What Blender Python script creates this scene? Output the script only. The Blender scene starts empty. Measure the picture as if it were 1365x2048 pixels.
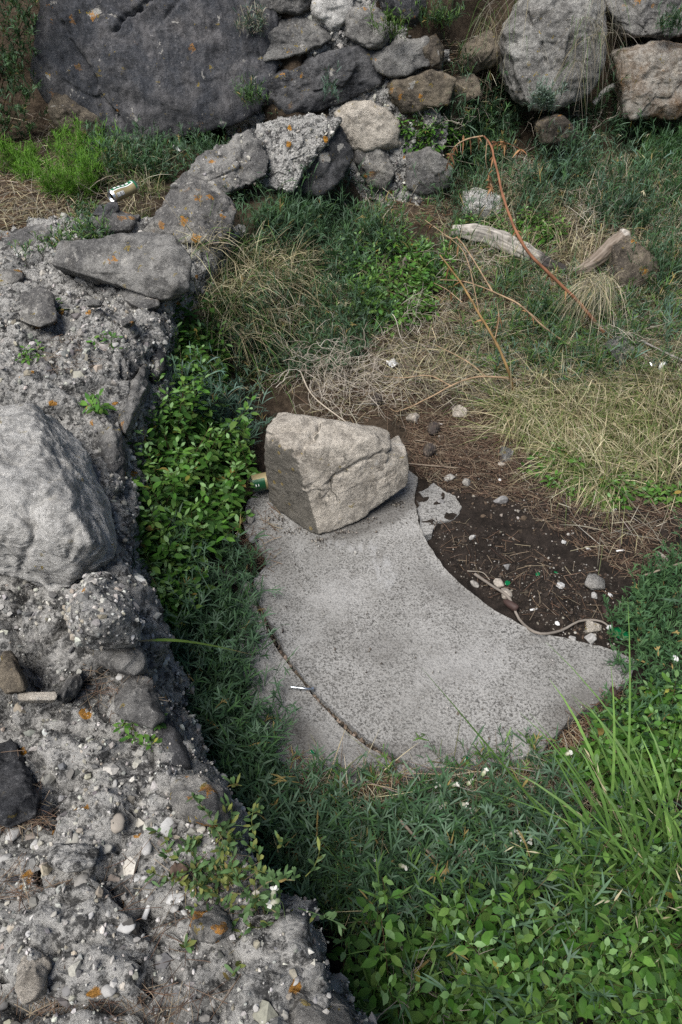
import bpy, bmesh, math
import numpy as np
from mathutils import Vector, Matrix, Euler
RNG = np.random.default_rng(7)
SC = bpy.context.scene
COL = SC.collection

# ------------------------------------------------------------------ camera, sky, sun, exposure
CAM_H, PITCH, FPX = 1.75, math.radians(43.0), 1365.0
cam_data = bpy.data.cameras.new('camera')
cam = bpy.data.objects.new('camera', cam_data)
COL.objects.link(cam)
cam.location = (0, 0, CAM_H)
cam.rotation_euler = (math.radians(90) - PITCH, 0, 0)
cam_data.sensor_fit = 'VERTICAL'
cam_data.sensor_height = 36.0
cam_data.lens = 36.0 * FPX / 2048.0
cam_data.clip_start = 0.02
cam_data.clip_end = 500
SC.camera = cam

SUN_EL, SUN_AZ = math.radians(60), math.radians(220)      # azimuth clockwise from +Y
world = bpy.data.worlds.new('World')
SC.world = world
world.use_nodes = True
wn = world.node_tree.nodes
sky = wn.new('ShaderNodeTexSky')
sky.sky_type = 'NISHITA'
sky.sun_disc = False
sky.sun_elevation = SUN_EL
sky.sun_rotation = SUN_AZ
sky.air_density = 1.0
sky.dust_density = 2.0
sky.ozone_density = 1.0
bg = wn['Background']
bg.inputs['Strength'].default_value = 0.056
world.node_tree.links.new(sky.outputs[0], bg.inputs['Color'])
sun_data = bpy.data.lights.new('sun', 'SUN')
sun_data.energy = 3.7
sun_data.angle = math.radians(42)
sun_data.color = (1.0, 0.97, 0.93)
sun = bpy.data.objects.new('sun', sun_data)
COL.objects.link(sun)
sd = Vector((math.sin(SUN_AZ) * math.cos(SUN_EL), math.cos(SUN_AZ) * math.cos(SUN_EL), math.sin(SUN_EL)))
sun.rotation_euler = sd.to_track_quat('Z', 'Y').to_euler()
sun.location = (3, -3, 6)
SC.view_settings.view_transform = 'Standard'
SC.view_settings.look = 'None'
SC.view_settings.exposure = 0.62
SC.view_settings.gamma = 1.0
SC.view_settings.use_curve_mapping = False
SC.render.engine = 'CYCLES'
SC.cycles.use_denoising = False
try:
    SC.cycles.denoiser = 'OPENIMAGEDENOISE'
except Exception:
    pass
SC.cycles.max_bounces = 6
SC.cycles.diffuse_bounces = 3
SC.cycles.transmission_bounces = 4
SC.cycles.transparent_max_bounces = 4
SC.cycles.caustics_reflective = False
SC.cycles.caustics_refractive = False

# ------------------------------------------------------------------ photo pixel -> ray helpers
SP, CP = math.sin(PITCH), math.cos(PITCH)
def ray(u, v):
    u = np.asarray(u, float); v = np.asarray(v, float)
    a = (u - 682.5) / FPX; b = (1024.0 - v) / FPX
    return np.stack([a, CP + b * SP, -SP + b * CP], -1)
def at(u, v, z=None, d=None, y=None):
    r = ray(u, v)
    if z is not None: d = (z - CAM_H) / r[..., 2]
    elif y is not None: d = y / r[..., 1]
    return np.array([0, 0, CAM_H]) + r * np.asarray(d)[..., None]
def proj(p):
    p = np.asarray(p, float) - np.array([0, 0, CAM_H])
    d = p[..., 1] * CP - p[..., 2] * SP
    b = (p[..., 1] * SP + p[..., 2] * CP) / d
    return 682.5 + FPX * p[..., 0] / d, 1024 - FPX * b, d

# ------------------------------------------------------------------ numpy noise
def _hash(i, j, k, s):
    h = (i.astype(np.uint32) * np.uint32(374761393) + j.astype(np.uint32) * np.uint32(668265263)
         + k.astype(np.uint32) * np.uint32(2147483647) + np.uint32((s * 974711 + 12345) % 4294967291))
    h = (h ^ (h >> np.uint32(13))) * np.uint32(1274126177)
    h = (h ^ (h >> np.uint32(16))) * np.uint32(2246822519)
    return (h ^ (h >> np.uint32(15))).astype(np.float64) / 4294967295.0
def vnoise(p, s=0):
    f = np.floor(p); t = p - f; t = t * t * t * (t * (t * 6 - 15) + 10)
    i = f.astype(np.int64)
    out = 0
    for a in (0, 1):
        wa = t[:, 0] if a else 1 - t[:, 0]
        for b in (0, 1):
            wb = t[:, 1] if b else 1 - t[:, 1]
            for c in (0, 1):
                wc = t[:, 2] if c else 1 - t[:, 2]
                out = out + wa * wb * wc * _hash(i[:, 0] + a, i[:, 1] + b, i[:, 2] + c, s)
    return out * 2 - 1
def fbm(p, oct=4, s=0, gain=0.5, lac=2.03):
    a, out = 1.0, 0
    for o in range(oct):
        out = out + a * vnoise(p, s + o * 7); p = p * lac + 3.7; a *= gain
    return out
def ridged(p, oct=4, s=0, gain=0.5):
    a, out = 1.0, 0
    for o in range(oct):
        out = out + a * (1 - 2 * np.abs(vnoise(p, s + o * 5))); p = p * 2.1 + 1.3; a *= gain
    return out
def worley(p, s=0):
    f = np.floor(p).astype(np.int64)
    best = np.full(len(p), 9.0); sec = best.copy(); rid = np.zeros(len(p))
    for a in (-1, 0, 1):
        for b in (-1, 0, 1):
            for c in (-1, 0, 1):
                i, j, k = f[:, 0] + a, f[:, 1] + b, f[:, 2] + c
                q = np.stack([i + _hash(i, j, k, s), j + _hash(i, j, k, s + 1), k + _hash(i, j, k, s + 2)], -1)
                dd = np.sqrt(((q - p) ** 2).sum(1))
                m = dd < best
                sec = np.where(m, best, np.minimum(sec, dd))
                rid = np.where(m, _hash(i, j, k, s + 3), rid)
                best = np.where(m, dd, best)
    return best, sec, rid
def sstep(a, b, x):
    t = np.clip((x - a) / (b - a), 0, 1); return t * t * (3 - 2 * t)
def unit(v):
    return v / np.maximum(np.linalg.norm(v, axis=-1, keepdims=True), 1e-9)
def inpoly(px, py, poly):
    poly = np.asarray(poly, float); ins = np.zeros(len(px), bool); n = len(poly)
    for i in range(n):
        x1, y1 = poly[i]; x2, y2 = poly[(i + 1) % n]
        c = ((y1 > py) != (y2 > py))
        with np.errstate(divide='ignore', invalid='ignore'):
            xi = (x2 - x1) * (py - y1) / (y2 - y1 + 1e-12) + x1
        ins ^= c & (px < xi)
    return ins

# ------------------------------------------------------------------ mesh + object helpers
def mesh_arrays(name, V, T=None, Q=None, col=None, smooth=True):
    me = bpy.data.meshes.new(name)
    V = np.ascontiguousarray(V, np.float32)
    me.vertices.add(len(V)); me.vertices.foreach_set('co', V.ravel())
    T = np.zeros((0, 3), np.int32) if T is None else np.asarray(T, np.int32)
    Q = np.zeros((0, 4), np.int32) if Q is None else np.asarray(Q, np.int32)
    nl = T.size + Q.size
    me.loops.add(nl)
    me.loops.foreach_set('vertex_index', np.concatenate([T.ravel(), Q.ravel()]).astype(np.int32))
    npoly = len(T) + len(Q)
    me.polygons.add(npoly)
    starts = np.concatenate([np.arange(len(T)) * 3, len(T) * 3 + np.arange(len(Q)) * 4]).astype(np.int32)
    me.polygons.foreach_set('loop_start', starts)
    me.polygons.foreach_set('use_smooth', np.full(npoly, smooth))
    me.update(calc_edges=True)
    if col is not None:
        a = me.color_attributes.new('col', 'FLOAT_COLOR', 'POINT')
        c = np.ones((len(V), 4), np.float32); c[:, :3] = col
        a.data.foreach_set('color', c.ravel())
    return me
def obj(name, me, mat=None, parent=None, loc=None):
    o = bpy.data.objects.new(name, me)
    COL.objects.link(o)
    if mat is not None and me is not None and len(me.materials) == 0: me.materials.append(mat)
    if loc is not None: o.location = loc
    if parent is not None: o.parent = parent
    return o
def tag(o, label=None, cat=None, group=None, kind=None):
    if label: o['label'] = label
    if cat: o['category'] = cat
    if group: o['group'] = group
    if kind: o['kind'] = kind
    return o
def empty(name, loc=(0, 0, 0)):
    o = bpy.data.objects.new(name, None); COL.objects.link(o); o.location = loc; o.empty_display_size = 0.05
    return o
def placed(name, V, T, Q, mat, parent=None, origin=None, col=None, smooth=True):
    """a mesh given in world coordinates, its origin moved to its base"""
    V = np.asarray(V, float)
    if origin is None: origin = np.array([V[:, 0].mean(), V[:, 1].mean(), V[:, 2].min()])
    base = np.array(parent.location) if parent is not None else 0
    me = mesh_arrays(name, V - origin, T, Q, col, smooth)
    return obj(name, me, mat, parent, tuple(np.asarray(origin) - base))

class Geo:
    def __init__(s): s.V = []; s.T = []; s.Q = []; s.C = []; s.n = 0
    def add(s, V, T=None, Q=None, C=None):
        V = np.asarray(V, float)
        if T is not None and len(T): s.T.append(np.asarray(T) + s.n)
        if Q is not None and len(Q): s.Q.append(np.asarray(Q) + s.n)
        s.V.append(V); s.n += len(V)
        C = np.full((len(V), 3), 0.5) if C is None else np.broadcast_to(C, (len(V), 3))
        s.C.append(C)
    def build(s, name, mat, parent=None, smooth=True, origin=None):
        V = np.concatenate(s.V)
        T = np.concatenate(s.T) if s.T else None
        Q = np.concatenate(s.Q) if s.Q else None
        return placed(name, V, T, Q, mat, parent, origin, np.concatenate(s.C), smooth)
    def data(s, name, smooth=True):
        return mesh_arrays(name, np.concatenate(s.V), np.concatenate(s.T) if s.T else None, np.concatenate(s.Q) if s.Q else None, np.concatenate(s.C), smooth)

def tubes(geo, P, R, C, sides=4):
    """P (N,k,3) polylines, R (N,k) radii, C (N,3) or (N,k,3) colours"""
    P = np.asarray(P, float); N, k, _ = P.shape
    R = np.broadcast_to(np.asarray(R, float), (N, k))
    tg = np.gradient(P, axis=1); tg = unit(tg)
    ref = np.where(np.abs(tg[..., 2:3]) > 0.9, np.array([1.0, 0, 0]), np.array([0, 0, 1.0]))
    a = unit(np.cross(tg, ref)); b = np.cross(tg, a)
    th = np.arange(sides) * 2 * np.pi / sides
    V = P[:, :, None, :] + R[:, :, None, None] * (np.cos(th)[None, None, :, None] * a[:, :, None, :] + np.sin(th)[None, None, :, None] * b[:, :, None, :])
    C = np.asarray(C, float)
    if C.ndim == 2: C = C[:, None, :]
    CC = np.broadcast_to(np.broadcast_to(C, (N, k, 3))[:, :, None, :], (N, k, sides, 3))
    i = np.arange(N)[:, None, None] * k * sides + np.arange(k - 1)[None, :, None] * sides
    j = np.arange(sides)[None, None, :]; j2 = (j + 1) % sides
    Q = np.stack([i + j, i + j2, i + sides + j2, i + sides + j], -1).reshape(-1, 4)
    caps = []
    if sides == 4:
        e = np.arange(N) * k * sides
        caps = np.concatenate([np.stack([e + 3, e + 2, e + 1, e], -1), np.stack([e, e + 1, e + 2, e + 3], -1) + (k - 1) * sides])
        Q = np.concatenate([Q, caps])
    geo.add(V.reshape(-1, 3), Q=Q, C=CC.reshape(-1, 3))
def catmull(pts, n):
    pts = np.asarray(pts, float); m = len(pts)
    if m == 2: return pts[0] + (pts[1] - pts[0]) * np.linspace(0, 1, n)[:, None]
    p = np.vstack([2 * pts[0] - pts[1], pts, 2 * pts[-1] - pts[-2]])
    t = np.linspace(0, m - 1 - 1e-6, n); i = t.astype(int); f = (t - i)[:, None]
    a, b, c, d = p[i], p[i + 1], p[i + 2], p[i + 3]
    return 0.5 * (2 * b + (c - a) * f + (2 * a - 5 * b + 4 * c - d) * f ** 2 + (3 * b - 3 * c + d - a) * f ** 3)
def blades(geo, B, D, S, L, W, droop, c0, c1, k=3, prof=(0.7, 1.0, 0.75, 0.05)):
    """N curved strips from base B along D, flat side S, length L, width W, sagging by droop"""
    N = len(B); t = np.linspace(0, 1, k + 1)
    pr = np.interp(t, np.linspace(0, 1, len(prof)), prof)
    P = B[:, None, :] + D[:, None, :] * (L[:, None] * t)[..., None]
    P[..., 2] -= (droop * L)[:, None] * t ** 2
    off = S[:, None, :] * (0.5 * W[:, None] * pr)[..., None]
    V = np.stack([P - off, P + off], 2).reshape(-1, 3)
    i = (np.arange(N)[:, None] * (k + 1) + np.arange(k)[None]) * 2
    Q = np.stack([i, i + 1, i + 3, i + 2], -1).reshape(-1, 4)
    C = c0[:, None, :] * (1 - t)[None, :, None] + c1[:, None, :] * t[None, :, None]
    geo.add(V, Q=Q, C=np.repeat(C.reshape(-1, 3), 2, 0))
def broad(geo, B, D, S, L, W, droop, fold, col):
    """N ovate folded leaves: base point, two rows of three, tip"""
    N = len(B); up = unit(np.cross(S, D))
    up = np.where(up[:, 2:3] < 0, -up, up)
    def pt(t, w, h):
        p = B + D * (L * t)[:, None] + S * (0.5 * W * w)[:, None] + up * (h * fold * W)[:, None]
        p[:, 2] -= droop * L * t * t
        return p
    V = np.stack([pt(0, 0, 0), pt(.28, -.85, .5), pt(.28, 0, 0), pt(.28, .85, .5), pt(.62, -.9, .45), pt(.62, 0, 0), pt(.62, .9, .45), pt(1, 0, 0)], 1).reshape(-1, 3)
    e = np.arange(N)[:, None] * 8
    T = np.concatenate([e + np.array(q) for q in ([0, 2, 1], [0, 3, 2], [4, 5, 7], [5, 6, 7])])
    Q = np.concatenate([e + np.array(q) for q in ([1, 2, 5, 4], [2, 3, 6, 5])])
    geo.add(V, T=T, Q=Q, C=np.repeat(col, 8, 0))
def dirs(az, el):
    return np.stack([np.cos(az) * np.cos(el), np.sin(az) * np.cos(el), np.sin(el)], -1)
def sidev(D):
    r = np.cross(D, np.array([0, 0, 1.0])); bad = np.linalg.norm(r, axis=1) < 1e-4
    r[bad] = (1, 0, 0)
    return unit(r)
def pick(cols, n, rng=RNG, jit=0.12):
    cols = np.asarray(cols, float)
    c = cols[rng.integers(0, len(cols), n)]
    return np.clip(c * (1 + rng.normal(0, jit, (n, 1))) * (1 + rng.normal(0, jit * .12, (n, 3))), 0.004, 0.95)

# ------------------------------------------------------------------ materials
class NT:
    def __init__(s, name):
        s.m = bpy.data.materials.new(name); s.m.use_nodes = True
        s.t = s.m.node_tree; s.n = s.t.nodes; s.l = s.t.links
        s.b = s.n['Principled BSDF']; s.out = s.n['Material Output']
    def new(s, typ, **kw):
        n = s.n.new(typ)
        for k, v in kw.items():
            if k in n.inputs.keys(): s.set(n, k, v)
            else: setattr(n, k, v)
        return n
    def set(s, n, k, v):
        i = n.inputs[k]
        if hasattr(v, 'is_output') or isinstance(v, bpy.types.NodeSocket): s.l.new(v, i)
        else: i.default_value = v
    def noise(s, vec, scale, detail=4, rough=0.5, dist=0.0):
        n = s.new('ShaderNodeTexNoise', Scale=scale, Detail=detail, Roughness=rough, Distortion=dist)
        s.l.new(vec, n.inputs['Vector']); return n.outputs['Fac']
    def voro(s, vec, scale, feature='F1', rnd=1.0):
        n = s.new('ShaderNodeTexVoronoi', Scale=scale, Randomness=rnd); n.feature = feature
        s.l.new(vec, n.inputs['Vector']); return n
    def ramp(s, fac, a, b, lo=0.0, hi=1.0):
        n = s.n.new('ShaderNodeMapRange'); n.interpolation_type = 'SMOOTHSTEP'
        s.l.new(fac, n.inputs[0])
        n.inputs[1].default_value = a; n.inputs[2].default_value = b; n.inputs[3].default_value = lo; n.inputs[4].default_value = hi
        return n.outputs[0]
    def mix(s, fac, a, b, mode='MIX'):
        n = s.n.new('ShaderNodeMix'); n.data_type = 'RGBA'; n.blend_type = mode
        for sock, v in ((n.inputs[0], fac), (n.inputs[6], a), (n.inputs[7], b)):
            if isinstance(v, bpy.types.NodeSocket): s.l.new(v, sock)
            elif isinstance(v, (int, float)): sock.default_value = v
            else: sock.default_value = (*v, 1)
        return n.outputs[2]
    def math(s, op, a, b=None):
        n = s.n.new('ShaderNodeMath'); n.operation = op
        for i, v in enumerate((a, b)):
            if v is None: continue
            if isinstance(v, bpy.types.NodeSocket): s.l.new(v, n.inputs[i])
            else: n.inputs[i].default_value = v
        return n.outputs[0]
    def coords(s, world=False):
        if world: return s.new('ShaderNodeNewGeometry').outputs['Position']
        tc = s.new('ShaderNodeTexCoord').outputs['Object']
        oi = s.new('ShaderNodeObjectInfo').outputs['Random']
        k = s.math('MULTIPLY', oi, 37.0)
        va = s.new('ShaderNodeVectorMath'); va.operation = 'ADD'
        s.l.new(tc, va.inputs[0]); s.l.new(k, va.inputs[1])
        return va.outputs[0]
    def bump(s, h, strength=0.5, dist=0.01, prev=None):
        n = s.new('ShaderNodeBump', Strength=strength, Distance=dist)
        s.l.new(h, n.inputs['Height'])
        if prev is not None: s.l.new(prev, n.inputs['Normal'])
        return n.outputs[0]
    def done(s, col=None, rough=0.9, normal=None, spec=0.25):
        if col is not None:
            if isinstance(col, bpy.types.NodeSocket): s.l.new(col, s.b.inputs['Base Color'])
            else: s.b.inputs['Base Color'].default_value = (*col, 1)
        if isinstance(rough, bpy.types.NodeSocket): s.l.new(rough, s.b.inputs['Roughness'])
        else: s.b.inputs['Roughness'].default_value = rough
        s.b.inputs['Specular IOR Level'].default_value = spec
        if normal is not None: s.l.new(normal, s.b.inputs['Normal'])
        return s.m

def mat_rock(name, light, dark, bias=0.5, orange=0.0, white=0.15, yellow=0.0, warm=0.0, streak=0.0, bump=0.6):
    m = NT(name); v = m.coords()
    big = m.noise(v, 4.5, 6, 0.6, 0.6)
    mid = m.noise(v, 22, 8, 0.72)
    fine = m.noise(v, 90, 6, 0.78)
    f = m.ramp(big, bias - 0.11, bias + 0.11)
    c = m.mix(f, dark, light)
    tw = m.mix(0.5, c, (0.30, 0.24, 0.16))
    c = m.mix(m.ramp(m.noise(v, 8, 4, .6), 0.55, 0.75, 0, warm), c, tw)
    c = m.mix(m.ramp(mid, 0.34, 0.58, 0.7, 0.0), c, tuple(x * 0.42 for x in dark))
    c = m.mix(m.ramp(mid, 0.55, 0.72, 0.0, 0.6), c, tuple(min(1, x * 1.25) for x in light))
    c = m.mix(m.ramp(fine, 0.54, 0.64, 0.0, 0.7), c, tuple(min(1, x * 1.35) for x in light))
    c = m.mix(m.ramp(fine, 0.32, 0.45, 0.75, 0.0), c, tuple(x * 0.35 for x in dark))
    if streak:
        mp = m.new('ShaderNodeMapping', Scale=(9, 9, 1.6)); m.l.new(v, mp.inputs[0])
        st = m.noise(mp.outputs[0], 4, 6, .65, .4)
        c = m.mix(m.ramp(st, .42, .66, 0, streak), c, tuple(x * 0.3 for x in dark))
    if white:
        w = m.noise(v, 11, 8, .62, 0.5)
        c = m.mix(m.ramp(w, .66 - white * .2, .69 - white * .2, 0, .75), c, (0.50, 0.48, 0.44))
    for amt, sc, rgb in ((orange, 19, (0.44, 0.20, 0.03)), (yellow, 45, (0.30, 0.22, 0.04))):
        if not amt: continue
        wob = m.new('ShaderNodeTexNoise', Scale=55.0, Detail=5.0); m.l.new(v, wob.inputs['Vector'])
        va = m.new('ShaderNodeVectorMath'); va.operation = 'MULTIPLY_ADD'
        m.l.new(wob.outputs['Color'], va.inputs[0]); va.inputs[1].default_value = (0.06, 0.06, 0.06); m.l.new(v, va.inputs[2])
        vo = m.voro(va.outputs[0], sc)
        sep = m.new('ShaderNodeSeparateColor'); m.l.new(vo.outputs['Color'], sep.inputs[0])
        cluster = m.ramp(m.noise(v, 5.5, 2), .45, .6)
        hit = m.math('MULTIPLY', m.ramp(sep.outputs[0], 1 - amt - .02, 1 - amt + .02), m.ramp(vo.outputs['Distance'], .30, .36, 1, 0))
        hit = m.math('MULTIPLY', m.math('MULTIPLY', hit, cluster), m.ramp(fine, .36, .5, .15, 1))
        c2 = m.mix(m.ramp(vo.outputs['Distance'], .1, .3), tuple(x * 0.7 for x in rgb), tuple(min(1, x * 1.15) for x in rgb))
        c = m.mix(m.math('MULTIPLY', hit, .92), c, c2)
    h = m.math('ADD', m.math('MULTIPLY', mid, 1.0), m.math('MULTIPLY', fine, 0.35))
    nb = m.bump(h, min(1, bump * 1.4), 0.03)
    nb = m.bump(m.noise(v, 130, 6, .8), 0.9, 0.010, nb)
    return m.done(c, 0.92, nb, 0.2)

M = {}
M['limestone'] = mat_rock('limestone', (0.66, 0.645, 0.61), (0.46, 0.45, 0.425), .46, 0, .12, .12, warm=.35)
M['limestone_warm'] = mat_rock('limestone_warm', (0.62, 0.565, 0.485), (0.42, 0.375, 0.315), .44, 0, .1, .16, warm=.35)
M['weathered'] = mat_rock('weathered_limestone', (0.62, 0.565, 0.485), (0.42, 0.375, 0.315), .44, 0, .1, .12, warm=.35)
M['limestone_lichen'] = mat_rock('limestone_lichen', (0.36, 0.345, 0.315), (0.16, 0.155, 0.15), .5, .34, .15, .12, warm=.2)
M['grey_stone'] = mat_rock('grey_stone', (0.33, 0.32, 0.30), (0.14, 0.137, 0.134), .5, .10, .16, .14, warm=.25)
M['dark_stone'] = mat_rock('dark_stone', (0.165, 0.163, 0.165), (0.065, 0.067, 0.073), .52, .10, .2, .2, streak=.4)
M['pitted'] = mat_rock('pitted_stone', (0.45, 0.44, 0.41), (0.24, 0.232, 0.218), .5, 0, .1, .12, warm=.25, bump=.9)
M['slate_boulder'] = mat_rock('slate_boulder', (0.165, 0.16, 0.163), (0.075, 0.08, 0.092), .5, .04, .12, .06, streak=.55, warm=.2, bump=.45)
M['brown_stone'] = mat_rock('brown_stone', (0.26, 0.22, 0.165), (0.10, 0.085, 0.07), .5, .08, .1, .1, warm=.7)
M['rusty_stone'] = mat_rock('rusty_stone', (0.40, 0.37, 0.325), (0.23, 0.145, 0.08), .5, .12, .15, .1, warm=.8)

def mat_conglomerate():
    m = NT('conglomerate'); v = m.coords(True)
    big = m.noise(v, 5, 5, .6)
    mid = m.noise(v, 30, 8, .75)
    vo = m.voro(v, 95); sep = m.new('ShaderNodeSeparateColor'); m.l.new(vo.outputs['Color'], sep.inputs[0])
    c = m.mix(m.ramp(big, .35, .65), (0.26, 0.255, 0.242), (0.46, 0.45, 0.425))
    c = m.mix(m.ramp(sep.outputs[0], .2, .95, 0, .75), c, (0.52, 0.505, 0.475))
    c = m.mix(m.ramp(mid, .415, .52, .88, 0), c, (0.032, 0.032, 0.032))
    c = m.mix(m.ramp(m.noise(v, 70, 6, .75), .54, .64, 0, .7), c, (0.48, 0.47, 0.44))
    wob = m.new('ShaderNodeTexNoise', Scale=45.0, Detail=3.0); m.l.new(v, wob.inputs['Vector'])
    va = m.new('ShaderNodeVectorMath'); va.operation = 'MULTIPLY_ADD'
    m.l.new(wob.outputs['Color'], va.inputs[0]); va.inputs[1].default_value = (0.025,) * 3; m.l.new(v, va.inputs[2])
    vl = m.voro(va.outputs[0], 17); s2 = m.new('ShaderNodeSeparateColor'); m.l.new(vl.outputs['Color'], s2.inputs[0])
    hit = m.math('MULTIPLY', m.ramp(s2.outputs[0], .86, .88), m.ramp(vl.outputs['Distance'], .20, .25, 1, 0))
    c = m.mix(m.math('MULTIPLY', hit, .9), c, (0.46, 0.21, 0.02))
    h = m.math('ADD', mid, m.math('MULTIPLY', vo.outputs['Distance'], -.8))
    nb = m.bump(h, 1.0, 0.02)
    nb = m.bump(m.noise(v, 160, 5, .75), .8, .008, nb)
    return m.done(c, .93, nb, .2)
M['conglomerate'] = mat_conglomerate()

def mat_attr(name, rough=0.8, noise_amt=0.25, scale=150, bump=0.3, spec=0.25):
    m = NT(name); a = m.new('ShaderNodeAttribute', attribute_name='col').outputs['Color']
    v = m.coords(True); n = m.noise(v, scale, 5, .65)
    c = m.mix(m.ramp(n, .3, .55, noise_amt, 0), a, (0.05, 0.047, 0.044))
    return m.done(c, rough, m.bump(n, bump, .004), spec)
M['gravel'] = mat_attr('gravel_stone', .9, .35, 140, .4, .2)
M['dry'] = mat_attr('dry_plant', .8, .15, 90, .1, .2)
M['needle'] = mat_attr('pine_needle', .7, .1, 90, .1, .25)

def mat_leaf(name, trans=0.28, rough=0.5, spec=0.3):
    m = NT(name); a = m.new('ShaderNodeAttribute', attribute_name='col').outputs['Color']
    n = m.noise(m.coords(True), 70, 3, .6)
    c = m.mix(m.ramp(n, .35, .65, .25, 0), a, (0.03, 0.05, 0.02))
    m.done(c, rough, None, spec)
    tr = m.new('ShaderNodeBsdfTranslucent')
    bright = m.mix(1.0, c, (1.15, 1.25, .75), 'MULTIPLY'); m.l.new(bright, tr.inputs['Color'])
    mx = m.new('ShaderNodeMixShader'); mx.inputs[0].default_value = trans
    m.l.new(m.b.outputs[0], mx.inputs[1]); m.l.new(tr.outputs[0], mx.inputs[2]); m.l.new(mx.outputs[0], m.out.inputs['Surface'])
    return m.m
M['leaf'] = mat_leaf('leaf', .2, .6, .18)
M['grass'] = mat_leaf('grass_blade', .18, .55, .25)

def mat_plain(name, rgb, rough=.5, metal=0.0, spec=.4, noise=.15, sc=60):
    m = NT(name); n = m.noise(m.coords(), sc, 4, .6)
    c = m.mix(m.ramp(n, .35, .65, noise, 0), rgb, tuple(x * .35 for x in rgb))
    m.b.inputs['Metallic'].default_value = metal
    return m.done(c, rough, None, spec)

def mat_concrete():
    m = NT('concrete'); v = m.coords(True)
    big = m.noise(v, 3.2, 5, .6, .4); mid = m.noise(v, 16, 7, .7)
    sp = m.noise(v, 150, 5, .8); sp2 = m.noise(v, 75, 6, .82)
    c = m.mix(m.ramp(big, .35, .65), (0.325, 0.318, 0.302), (0.41, 0.402, 0.385))
    c = m.mix(m.ramp(mid, .48, .70, 0, .6), c, (0.19, 0.18, 0.165))
    grit = m.ramp(m.noise(v, 6, 4, .6), .36, .56, .55, 1)
    c = m.mix(m.math('MULTIPLY', m.ramp(sp, .47, .56, 0, .8), grit), c, (0.10, 0.097, 0.09))
    c = m.mix(m.math('MULTIPLY', m.ramp(sp2, .53, .60, 0, .85), grit), c, (0.085, 0.082, 0.077))
    c = m.mix(m.ramp(m.noise(v, 190, 3, .7), .58, .68, 0, .6), c, (0.52, 0.51, 0.49))
    # dirt stain along the foot of the fallen stone, also painting in its contact shadow
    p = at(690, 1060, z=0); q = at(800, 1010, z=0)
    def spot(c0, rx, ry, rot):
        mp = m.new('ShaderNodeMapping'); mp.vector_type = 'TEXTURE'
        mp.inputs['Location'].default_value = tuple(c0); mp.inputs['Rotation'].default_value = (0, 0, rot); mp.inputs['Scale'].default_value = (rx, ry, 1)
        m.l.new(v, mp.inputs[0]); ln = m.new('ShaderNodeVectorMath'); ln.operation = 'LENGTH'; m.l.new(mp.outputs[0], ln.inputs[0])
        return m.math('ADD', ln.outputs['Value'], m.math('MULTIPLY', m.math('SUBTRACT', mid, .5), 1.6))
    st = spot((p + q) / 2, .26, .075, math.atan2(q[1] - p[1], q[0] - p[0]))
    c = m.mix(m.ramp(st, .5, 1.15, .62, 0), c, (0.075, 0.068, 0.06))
    for (u1, v1, rx, ry, a) in ((765, 1130, .045, .13, .35), (700, 1090, .10, .03, -.2)):
        s2 = spot(at(u1, v1, z=0), rx, ry, a)
        stre = m.new('ShaderNodeMapping', Scale=(30, 9, 1), Rotation=(0, 0, -.45)); m.l.new(v, stre.inputs[0])
        k = m.ramp(m.noise(stre.outputs[0], 1.5, 5, .7), .42, .62)
        c = m.mix(m.math('MULTIPLY', m.ramp(s2, .45, 1.25, .40, 0), k), c, (0.52, 0.52, 0.52))
    for (u1, v1, rx, ry, rot, amt, tone) in ((610, 1470, .10, .05, -.8, .55, (.10, .09, .078)), (1150, 1420, .16, .06, .7, .5, (.11, .10, .088)), (560, 1110, .06, .16, .2, .4, (.12, .112, .10)), (800, 1500, .22, .03, 0, .4, (.12, .11, .10)), (900, 1180, .05, .14, .8, .35, (.13, .12, .11)), (760, 1300, .10, .07, .4, .3, (.15, .143, .135)), (930, 1330, .16, .08, .3, .35, (.47, .462, .45)), (680, 1180, .09, .10, 0, .3, (.46, .452, .44))):
        c = m.mix(m.ramp(spot(at(u1, v1, z=0), rx, ry, rot), .35, 1.3, amt, 0), c, tone)
    h = m.math('ADD', sp, m.math('MULTIPLY', sp2, 1.2))
    nb = m.bump(h, .7, .008); nb = m.bump(mid, .3, .02, nb)
    return m.done(c, .93, nb, .2)
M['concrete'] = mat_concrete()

def mat_soil():
    m = NT('soil'); v = m.coords(True)
    big = m.noise(v, 3, 5, .6); mid = m.noise(v, 25, 7, .7); sp = m.noise(v, 160, 3, .8)
    sep = m.new('ShaderNodeSeparateXYZ'); m.l.new(v, sep.inputs[0])
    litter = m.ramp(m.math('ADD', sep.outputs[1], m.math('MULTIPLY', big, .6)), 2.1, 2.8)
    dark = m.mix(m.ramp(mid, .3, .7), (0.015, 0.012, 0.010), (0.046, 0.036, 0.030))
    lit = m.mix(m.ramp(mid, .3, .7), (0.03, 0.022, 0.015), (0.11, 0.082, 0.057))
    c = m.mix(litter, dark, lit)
    c = m.mix(m.ramp(sp, .70, .74, 0, .7), c, (0.30, 0.28, 0.25))
    nb = m.bump(m.math('ADD', mid, m.math('MULTIPLY', sp, .6)), 1.0, .02)
    return m.done(c, .95, nb, .15)
M['soil'] = mat_soil()

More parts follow.
